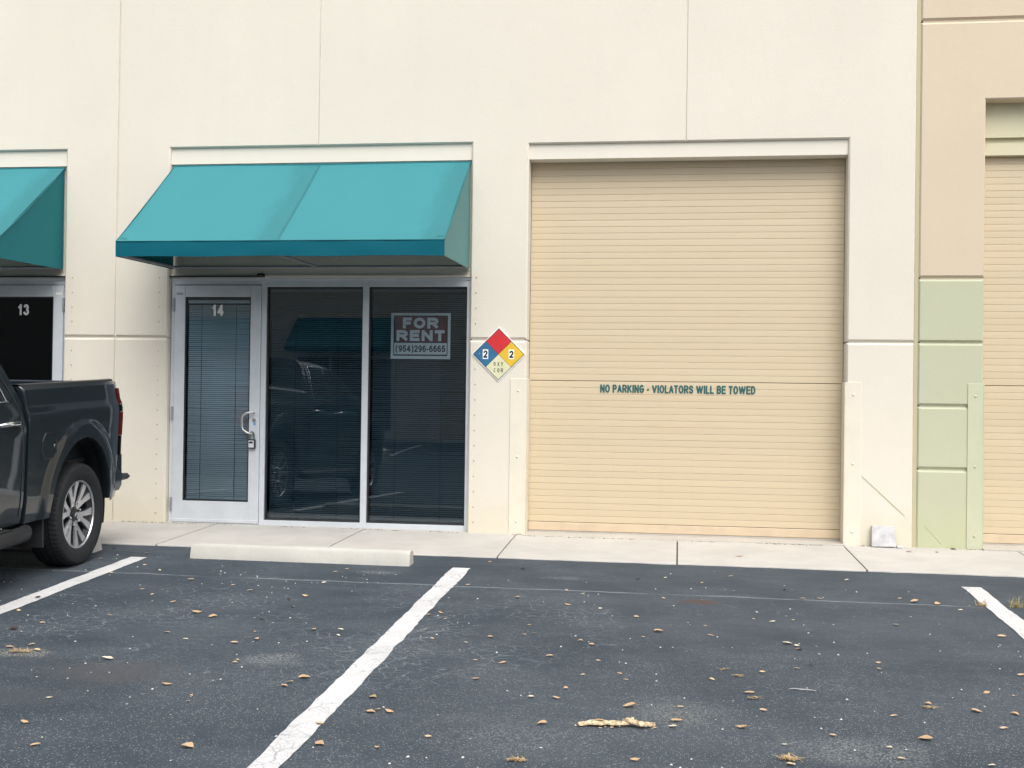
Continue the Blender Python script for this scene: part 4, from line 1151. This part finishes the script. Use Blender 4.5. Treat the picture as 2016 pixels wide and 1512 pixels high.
LEAVES = [(-3.341,-2.058,'t',1), (-3.459,-1.574,'d',1.3), (-3.083,-1.732,'t',1), (-2.847,-2.264,'t',1), (-2.635,-2.445,'p',0.8), (-3.214,-2.495,'d',0.9), (-3.372,-2.438,'d',0.9), (-2.96,-2.617,'t',0.9), (-2.231,-2.763,'t',1.5), (-2.435,-3.168,'t',1.1), (-2.281,-3.157,'p',0.7), (-1.843,-2.883,'t',1), (-1.647,-3.052,'o',1.5), (-2.341,-3.622,'w',0.7), (-2.033,-3.53,'t',1.2), (-1.739,-3.795,'o',1.9), (-1.588,-3.888,'o',1.8), (-2.932,-3.975,'t',1.1), (-2.271,-3.987,'t',0.9), (-2.59,-4.267,'t',1), (-3.032,-3.569,'d',1.6), (-2.68,-4.451,'d',1.6), (-2.46,-4.857,'t',1.3), (-2.36,-4.79,'t',1.1), (-2.255,-4.903,'t',1.3), (-1.701,-4.348,'t',1.3), (-1.514,-4.496,'p',0.9), (-1.189,-4.524,'t',1.3), (-2.284,-3.32,'t',0.8), (-1.761,-5.006,'p',1.8), (-1.234,-2.253,'t',1.2), (-1.178,-2.11,'o',1), (-1.195,-2.678,'p',1.1), (-1.271,-3.281,'d',1.2), (-1.159,-3.51,'o',0.9), (-1.186,-3.16,'t',1.4), (-1.301,-3.878,'w',0.7), (-1.242,-3.897,'d',0.9), (-0.819,-4.116,'o',1.3), (-0.647,-4.084,'p',1.1), (-0.617,-4.239,'p',0.9), (-1.164,-4.235,'o',0.6), (-1.089,-4.417,'o',1.1), (-0.099,-2.541,'t',1), (0.334,-2.92,'t',1.3), (-0.087,-1.569,'o',0.9), (0.231,-1.807,'d',1.2), (-0.153,-3.031,'p',0.6), (-0.112,-3.501,'o',1.3), (-0.046,-3.671,'t',0.7), (-0.181,-3.576,'o',0.9), (-0.12,-3.985,'o',0.8), (-0.023,-4.206,'t',0.8), (0.327,-4.089,'o',1.2), (0.201,-4.267,'p',0.8), (0.527,-3.737,'t',0.8), (0.528,-3.999,'t',0.9), (0.585,-3.962,'t',0.8), (0.743,-4.48,'t',1.3), (0.72,-3.085,'o',1.5), (0.798,-2.705,'p',0.9), (0.667,-2.601,'t',0.9), (0.828,-2.98,'w',0.6), (0.957,-3.17,'p',0.9), (1.215,-3.372,'t',1.1), (1.176,-2.05,'d',1.2), (1.395,-1.965,'p',0.8), (1.679,-2.114,'t',0.8), (1.911,-1.8,'t',1.1), (1.392,-2.75,'t',0.9), (2.294,-2.266,'d',0.9), (2.824,-1.767,'p',1.1), (2.4,-2.556,'t',1.1), (2.526,-2.532,'o',1.2), (2.036,-3.077,'w',1), (2.002,-3.284,'t',0.6), (2.122,-3.35,'p',1.2), (2.228,-3.165,'t',0.6), (2.265,-3.279,'t',0.7), (2.517,-3.363,'w',0.7), (1.372,-3.761,'o',1.8), (1.279,-3.925,'t',0.7), (1.671,-3.551,'t',0.7), (1.7,-3.807,'o',1.2), (1.672,-3.891,'d',0.5), (0.894,-4.088,'o',0.9), (0.97,-4.174,'o',1), (2.166,-3.928,'p',1.8), (2.219,-3.981,'p',1.1), (2.224,-4.054,'o',1.2), (2.338,-3.959,'w',0.6), (2.333,-4.153,'w',0.8), (3.115,-2.418,'t',0.9), (3.199,-2.507,'o',1.9), (3.351,-2.563,'o',1.6), (3.468,-2.74,'p',1), (3.552,-3.489,'t',1.6), (3.077,-3.019,'w',0.6), (2.932,-3.285,'p',1.1), (-1.212,-5.423,'o',1.5), (-1.018,-4.948,'o',1), (-1.024,-4.894,'t',0.7), (-1,-5.588,'o',0.7), (-0.979,-5.682,'p',0.7), (-1.693,-5.756,'p',1), (-1.602,-6.135,'o',1.3), (-1.379,-6.422,'o',1.3), (-0.698,-6.33,'o',1.7), (-0.579,-5.27,'t',1.2), (-0.589,-5.339,'o',1.1), (-0.532,-5.173,'o',1.9), (-0.125,-6.183,'o',1.7), (-0.215,-5.914,'t',1.4), (-1.715,-5.286,'w',0.6), (-0.07,-5.449,'o',1.5), (-0.019,-5.688,'o',1.5), (0.007,-5.651,'o',0.9), (0.07,-5.673,'o',1.4), (0.146,-6.19,'o',1), (0.342,-6.009,'t',1), (0.394,-5.026,'o',1.3), (0.491,-4.684,'o',1.3), (0.329,-4.658,'t',0.9), (0.738,-5.305,'p',1), (0.868,-5.3,'o',1.2), (0.901,-5.119,'o',0.8), (0.843,-5.728,'o',1.5), (0.969,-4.852,'t',0.8), (1.035,-4.54,'t',0.8), (1.171,-4.784,'o',0.9), (1.21,-4.899,'t',0.8), (1.25,-5.38,'o',1.9), (1.505,-5.343,'t',1), (1.488,-5.575,'o',1.8), (1.469,-5.664,'p',1.3), (1.308,-6.154,'o',1.3), (0.878,-6.07,'w',0.7), (0.211,-4.864,'d',0.6), (1.967,-4.609,'t',1), (1.681,-4.814,'t',0.9), (2.166,-4.498,'p',1), (2.636,-4.424,'t',0.8), (2.655,-4.289,'t',0.9), (1.871,-5.039,'o',1.6), (1.798,-5.614,'o',1.7), (1.922,-5.328,'t',1.2), (2.774,-5.066,'o',1), (2.646,-5.636,'o',2.6), (2.993,-5.155,'o',1.5), (3.174,-5.165,'o',1.2), (3.057,-5.408,'t',1.1), (3.13,-4.804,'o',1.1), (2.48,-5.939,'t',1.3), (1.982,-6.012,'o',1.5), (1.986,-6.089,'t',1.2), (2.219,-5.66,'t',1), (3.412,-4.409,'t',1.2), (2.456,-5.789,'p',0.8), (2.863,-5.956,'p',1), (2.562,-5.306,'t',1.1), (1.983,-5.83,'p',0.9), (2.255,-4.406,'d',0.8), (3.258,-4.837,'t',0.6)]

BIG = [
'small tan dry leaf close below the pickup tyre',
'mid sized dark brown shrivelled leaf close below the sidewalk edge, left one of two',
'small tan dry leaf close right of the left parking stripe',
'small tan dry leaf close above the pale paving seam, left one of two',
'small bleached pale leaf close above the pale paving seam',
'small dark brown shrivelled leaf close above the left parking stripe',
'small dark brown shrivelled leaf touching the pickup tyre',
'small tan dry leaf touching the pale paving seam and close below the left parking stripe',
'large tan dry leaf close below the pale paving seam',
'mid sized tan dry leaf some way below the pale paving seam, leftmost of four',
'tiny bleached pale leaf some way below the pale paving seam',
'small tan dry leaf close below the pale paving seam and far below the sidewalk edge',
'large orange brown dry leaf some way below the pale paving seam, left one of two',
'tiny white leaf scrap some way below the pale paving seam, left one of two',
'mid sized tan dry leaf some way below the pale paving seam, inner left of four',
'large orange brown dry leaf far below the pale paving seam, leftmost of three',
'large orange brown dry leaf far below the pale paving seam, middle of three',
'mid sized tan dry leaf close below the left parking stripe',
'small tan dry leaf far below the left parking stripe',
'small tan dry leaf some way below the left parking stripe',
'large dark brown shrivelled leaf close below the left parking stripe',
'large dark brown shrivelled leaf beside the left picture edge',
'mid sized tan dry leaf beside the left picture edge',
'mid sized tan dry leaf close above the straw at the left edge',
'mid sized tan dry leaf close right of the straw at the left edge',
'mid sized tan dry leaf far below the pale paving seam, left one of two',
'small bleached pale leaf far left of the left grit patch',
'mid sized tan dry leaf some way left of the left grit patch',
'small tan dry leaf some way below the pale paving seam, left one of two',
'large bleached pale leaf far right of the straw at the left edge',
'mid sized tan dry leaf close above the pale paving seam',
'small orange brown dry leaf close below the wheel stop',
'mid sized bleached pale leaf touching the pale paving seam',
'mid sized dark brown shrivelled leaf some way below the pale paving seam',
'small orange brown dry leaf some way below the pale paving seam',
'mid sized tan dry leaf some way below the pale paving seam, inner right of four',
'tiny white leaf scrap far below the pale paving seam',
'small dark brown shrivelled leaf far above the left grit patch',
'mid sized orange brown dry leaf far above the left grit patch',
'mid sized bleached pale leaf some way left of the middle parking stripe',
'small bleached pale leaf some way left of the middle parking stripe',
'tiny orange brown dry leaf some way above the left grit patch',
'mid sized orange brown dry leaf some way above the left grit patch',
'small tan dry leaf touching the pale paving seam',
'mid sized tan dry leaf close below the pale paving seam',
'small orange brown dry leaf close below the sidewalk edge',
'mid sized dark brown shrivelled leaf close below the sidewalk edge, right one of two',
'tiny bleached pale leaf close right of the middle parking stripe',
'mid sized orange brown dry leaf close right of the middle parking stripe',
'tiny tan dry leaf some way right of the middle parking stripe',
'small orange brown dry leaf close right of the middle parking stripe, farther one of two',
'small orange brown dry leaf close right of the middle parking stripe, nearer one of two',
'small tan dry leaf some way right of the middle parking stripe',
'mid sized orange brown dry leaf far right of the middle parking stripe, middle of three',
'small bleached pale leaf far right of the middle parking stripe',
'small tan dry leaf some way below the pale paving seam, right one of two',
'small tan dry leaf far below the pale paving seam, left one of two',
'small tan dry leaf far below the pale paving seam, right one of two',
'mid sized tan dry leaf far below the pale paving seam, right one of two',
'large orange brown dry leaf some way below the pale paving seam, right one of two',
'small bleached pale leaf touching the pale paving seam and some way below the sidewalk edge',
'small tan dry leaf touching the pale paving seam and some way below the sidewalk edge',
'tiny white leaf scrap close below the pale paving seam and far below the sidewalk edge',
'small bleached pale leaf some way below the pale paving seam',
'mid sized tan dry leaf some way below the pale paving seam, rightmost of four',
'mid sized dark brown shrivelled leaf some way above the pale paving seam',
'small bleached pale leaf some way below the sidewalk edge',
'small tan dry leaf some way above the pale paving seam',
'mid sized tan dry leaf close below the sidewalk edge',
'small tan dry leaf close below the pale paving seam',
'small dark brown shrivelled leaf close above the pale paving seam',
'mid sized bleached pale leaf close below the sidewalk edge',
'mid sized tan dry leaf touching the pale paving seam',
'mid sized orange brown dry leaf touching the pale paving seam',
'small white leaf scrap some way below the pale paving seam',
'tiny tan dry leaf some way below the pale paving seam, leftmost of three',
'mid sized bleached pale leaf some way below the pale paving seam, left one of two',
'tiny tan dry leaf some way below the pale paving seam, middle of three',
'tiny tan dry leaf some way below the pale paving seam, rightmost of three',
'tiny white leaf scrap some way below the pale paving seam, right one of two',
'large orange brown dry leaf far below the pale paving seam, rightmost of three',
'tiny tan dry leaf far below the pale paving seam',
'tiny tan dry leaf some way below the brown oil spot',
'mid sized orange brown dry leaf some way below the brown oil spot',
'tiny dark brown shrivelled leaf far below the brown oil spot',
'small orange brown dry leaf far below the pale paving seam, left one of two',
'small orange brown dry leaf far below the pale paving seam, right one of two',
'large bleached pale leaf far above the curled straw clump',
'mid sized bleached pale leaf far above the grey twig',
'mid sized orange brown dry leaf far above the grey twig',
'tiny white leaf scrap far above the grey twig',
'small white leaf scrap far above the grey twig',
'small tan dry leaf close above the pale paving seam, right one of two',
'large orange brown dry leaf close above the pale paving seam',
'large orange brown dry leaf touching the pale paving seam',
'small bleached pale leaf touching the pale paving seam and close left of the weed tufts',
'large tan dry leaf close left of the right parking stripe',
'tiny white leaf scrap close below the pale paving seam',
'mid sized bleached pale leaf some way below the pale paving seam, right one of two',
'large orange brown dry leaf far left of the left grit patch',
'small orange brown dry leaf some way left of the left grit patch',
'tiny tan dry leaf some way left of the left grit patch',
'tiny orange brown dry leaf far left of the left grit patch',
'tiny bleached pale leaf far left of the left grit patch',
'small bleached pale leaf not far from the left picture edge',
'mid sized orange brown dry leaf beside the left picture edge',
'mid sized orange brown dry leaf not far from the left picture edge',
'large orange brown dry leaf not far from the bottom picture edge',
'mid sized tan dry leaf some way below the left grit patch',
'mid sized orange brown dry leaf some way below the left grit patch',
'large orange brown dry leaf some way left of the middle parking stripe',
'large orange brown dry leaf some way right of the middle parking stripe, leftmost of three',
'mid sized tan dry leaf close right of the middle parking stripe',
'tiny white leaf scrap far right of the straw at the left edge',
'large orange brown dry leaf some way right of the middle parking stripe, rightmost of three',
'large orange brown dry leaf some way right of the middle parking stripe, middle of three',
'small orange brown dry leaf some way right of the middle parking stripe',
'mid sized orange brown dry leaf some way right of the middle parking stripe',
'small orange brown dry leaf not far from the bottom picture edge',
'small tan dry leaf not far from the bottom picture edge',
'mid sized orange brown dry leaf far right of the middle parking stripe, leftmost of three',
'mid sized orange brown dry leaf far right of the middle parking stripe, rightmost of three',
'small tan dry leaf far right of the middle parking stripe',
'small bleached pale leaf far left of the broken bark strip',
'mid sized orange brown dry leaf some way above the broken bark strip',
'small orange brown dry leaf some way above the broken bark strip',
'large orange brown dry leaf some way left of the broken bark strip',
'small tan dry leaf far above the broken bark strip, leftmost of three',
'small tan dry leaf far above the broken bark strip, middle of three',
'small orange brown dry leaf far above the broken bark strip',
'small tan dry leaf far above the broken bark strip, rightmost of three',
'large orange brown dry leaf some way above the broken bark strip',
'small tan dry leaf some way above the broken bark strip',
'large orange brown dry leaf some way right of the broken bark strip',
'mid sized bleached pale leaf some way right of the broken bark strip',
'mid sized orange brown dry leaf beside the bottom picture edge',
'tiny white leaf scrap some way above the straw below the bark',
'tiny dark brown shrivelled leaf far right of the middle parking stripe',
'small tan dry leaf some way right of the curled straw clump',
'small tan dry leaf some way left of the curled straw clump',
'small bleached pale leaf some way above the grey twig',
'small tan dry leaf far right of the grey twig, nearer one of two',
'small tan dry leaf far right of the grey twig, farther one of two',
'large orange brown dry leaf some way below the curled straw clump',
'large orange brown dry leaf far above the bottom straw patch',
'mid sized tan dry leaf some way left of the grey twig',
'small orange brown dry leaf close above the right straw scrap',
'large orange brown dry leaf some way below the right straw scrap',
'large orange brown dry leaf some way right of the right straw scrap',
'mid sized orange brown dry leaf beside the right picture edge',
'mid sized tan dry leaf beside the right picture edge, nearer one of two',
'mid sized orange brown dry leaf not far from the right picture edge',
'mid sized tan dry leaf beside the bottom picture edge',
'large orange brown dry leaf touching the bottom straw patch',
'mid sized tan dry leaf beside the bottom picture edge and far below the grey twig',
'small tan dry leaf some way above the bottom straw patch',
'mid sized tan dry leaf beside the right picture edge, farther one of two',
'small bleached pale leaf not far from the bottom picture edge',
'small bleached pale leaf beside the bottom picture edge',
'mid sized tan dry leaf some way left of the right straw scrap',
'small bleached pale leaf some way above the bottom straw patch',
'small dark brown shrivelled leaf some way above the grey twig',
'tiny tan dry leaf beside the right picture edge']

lr = random.Random(21)
for i, (x, y, k, s) in enumerate(LEAVES):
    o = link('fallen_leaf', lr.choice(LM[k]), None, (x, y, zg(x, y)+.006))
    sc = .040*min(s, 2.0)*(.9 if k != 'w' else .55)*(1+max(0, -2.5-y)*.06*0)
    o.scale = (sc, sc, sc*lr.uniform(.7, 1.2))
    fl = lr.random() < .5; tl = lr.uniform(-.05, .22)
    o.rotation_euler = (-tl if fl else tl, lr.uniform(-.2, .2), (PI if fl else 0)+lr.uniform(-.6, .6))
    o.location.z += sc*.20*tl
    o['category'] = 'leaf'
    o['label'] = BIG[i]; o['group'] = 'fallen leaves on the asphalt'
for x, y, k, s, lab in ((2.027, -.876, 'o', 1.3, 'reddish brown leaf lying alone on the sidewalk before the roll-up door'), (4.018, -.05, 'd', 1.1, 'dark upright leaf at the foot of the green wall blocks'),
                        (3.582, -.289, 't', 1.2, 'thin brown leaf on the sidewalk just right of the paver'), (3.828, -.265, 'd', .6, 'tiny dark leaf crumb on the sidewalk before the green blocks')):
    o = link('fallen_leaf', LM[k][1], None, (x, y, zw(x, y)+.003)); sc = .052*s; o.scale = (sc, sc, sc); o.rotation_euler = (0, 0, 2.9)
    o['label'] = lab; o['category'] = 'leaf'

def bark():
    rr = random.Random(5); mb = MB()
    def plate(x0, x1, yc, wd, z, tilt, arch, taper):
        n = 16; top_, bot = [], []
        for i in range(n+1):
            f = i/n; x = x0+(x1-x0)*f
            w_ = wd*(1-taper*abs(f-.45)*1.6)*rr.uniform(.72, 1.18); c = yc+.010*math.sin(f*6+x0*40)
            row = []
            for k in range(6):
                q = k/5*2-1
                row.append((x+rr.uniform(-.003, .003), c+q*w_+rr.uniform(-.002, .002), z+tilt*(f-.5)+arch*(1-q*q)+rr.uniform(-.0018, .0018)))
            top_.append(row); bot.append([(a, b, max(.001, h-.007)) for a, b, h in row])
        mb.grid(top_); mb.grid(bot)
        for e_ in (0, -1): mb.grid([[r[e_] for r in top_], [r[e_] for r in bot]]); mb.grid([top_[e_], bot[e_]])
    plate(-.185, -.06, -.004, .024, .014, .006, .008, .8)
    plate(-.13, .10, .004, .020, .017, .004, .010, .5)
    plate(.045, .185, -.012, .022, .020, -.022, .012, .9)
    plate(.03, .085, .016, .012, .030, .012, .004, .9)
    for i in range(14):
        x = rr.uniform(-.2, .2); s = rr.uniform(.004, .010); y = rr.uniform(-.05, .03)
        mb.add([(x-s, y-s*.4, .002), (x+s, y-s*.5, .004), (x+s*.8, y+s*.5, .003), (x-s*.7, y+s*.4, .006)], [(0, 1, 2, 3)])
    return mb
o = bark().build('broken_bark', M['bark'], loc=(1.201, -5.69, zg(1.2, -5.69)+.002))
o.rotation_euler = (0, 0, .12); o['label'] = 'ragged pale strip of broken bark lying on the asphalt in the foreground'; o['category'] = 'bark'
o = link('fallen_leaf', LM['o'][2], None, (1.12, -5.70, zg(1.12, -5.7)+.028)); o.scale = (.045, .045, .045); o['label'] = 'small orange leaf caught on top of the broken bark strip'; o['category'] = 'leaf'
tw = MB().tube([(-.068, .012, .004), (-.03, .004, .008), (-.01, -.004, .006), (.02, -.002, .007), (.072, -.006, .004)], [.002, .0035, .005, .003, .0015], 6)
o = tw.build('fallen_twig', M['twig'], loc=(2.155, -4.92, zg(2.155, -4.92)+.001)); o['label'] = 'thin grey twig lying on the asphalt right of the bark'; o['category'] = 'twig'

def tuft(name, loc, n, rad, h, mat, label, cat, seed, flat=0.):
    rr = random.Random(seed); mb = MB()
    for i in range(n):
        a_ = rr.uniform(0, 2*PI); r0 = rad*rr.random()*.5; x, y = r0*math.cos(a_), r0*math.sin(a_)*.4
        l = h*rr.uniform(.4, 1); ln = rr.uniform(.3, 1.5) if not flat else rr.uniform(1.3, 1.6)
        b = rr.uniform(0, 2*PI); dx, dy = math.cos(b)*l*math.sin(ln), math.sin(b)*l*math.sin(ln)*.7; dz = l*math.cos(ln)
        wv = .0022; px, py = -math.sin(b)*wv, math.cos(b)*wv
        z0 = .001+rr.random()*.012*flat
        mb.add([(x-px, y-py, z0), (x+px, y+py, z0), (x+dx*.6+px*.7, y+dy*.6+py*.7, z0+max(.003, dz*.75)), (x+dx*.6-px*.7, y+dy*.6-py*.7, z0+max(.003, dz*.75)), (x+dx, y+dy, z0+max(.002, dz))],
               [(0, 1, 2, 3), (3, 2, 4)])
    o = mb.build(name, mat, loc=loc); o['label'] = label; o['category'] = cat
    return o
tuft('weed_tuft', (3.665, -2.545, zg(3.665, -2.545)), 45, .09, .085, M['straw'], 'dry brown weed tuft at the left edge of the right parking stripe', 'weed', 1)
tuft('weed_tuft', (3.895, -2.55, zg(3.9, -2.55)), 45, .08, .11, M['weed'], 'taller yellowish weed tuft at the right edge of the right parking stripe', 'weed', 2)
for (x, y, lab, n, r_) in ((.79, -6.25, 'straw clump at the bottom edge, left of the broken bark', 90, .07), (1.74, -4.60, 'thin straw scrap farthest from the camera on the right half', 30, .05), (1.83, -4.72, 'curled straw clump between other straw scraps on the right half', 60, .05),
                         (1.89, -5.13, 'pale straw scrap beside a large orange leaf', 50, .06), (2.76, -5.14, 'pale straw scrap on the right near the picture edge', 55, .06), (1.98, -6.03, 'wide straw patch at the bottom edge, right half', 90, .10),
                         (-2.33, -4.95, 'straw scattered on the pale grit by the left picture edge', 70, .12)):
    tuft('straw_clump', (x, y, zg(x, y)+.002), int(n*.6), r_*1.25, r_*.7, M['straw'], lab, 'straw', int(x*100), 1.)
# loose grit: nobody could count it
gr = random.Random(11); mb = MB()
for i in range(650):
    x = gr.uniform(-5.5, 6); y = -1.5-gr.random()**.8*7.5
    if abs(x-STR[1]) < .08 and gr.random() < .7: continue
    s = gr.choice((.003, .004, .004, .005, .006, .007 if gr.random() < .25 else .004)); z = zg(x, y)
    q = [gr.uniform(.6, 1.3) for _ in range(4)]
    mb.add([(x-s*q[0], y-s, z), (x+s, y-s*q[1], z), (x+s*q[2], y+s, z), (x-s, y+s*q[3], z), (x+s*.2, y, z+s*.9)], [(0, 1, 4), (1, 2, 4), (2, 3, 4), (3, 0, 4)])
mb.build('loose_grit', M['pebble'], kind='stuff')
# crumbs of dirt packed along the foot of the wall
mb = MB()
for i in range(900):
    x = gr.uniform(-5, 4.6); y = -.004-abs(gr.gauss(0, .018))
    if 0 < x < 3.05: y -= .062
    if math.sin(x*3.1)+math.sin(x*7.7+1) < -.2: continue
    s = gr.choice((.003, .004, .005, .007)); z = zw(x, y)
    q = [gr.uniform(.5, 1.5) for _ in range(4)]
    mb.add([(x-s*q[0], y-s, z), (x+s*q[1], y-s, z), (x+s*q[2], y+s, z), (x-s, y+s, z), (x, y, z+s*q[3]*.7)], [(0, 1, 4), (1, 2, 4), (2, 3, 4), (3, 0, 4)])
mb.build('dirt_crumbs', M['dirt'], kind='stuff')
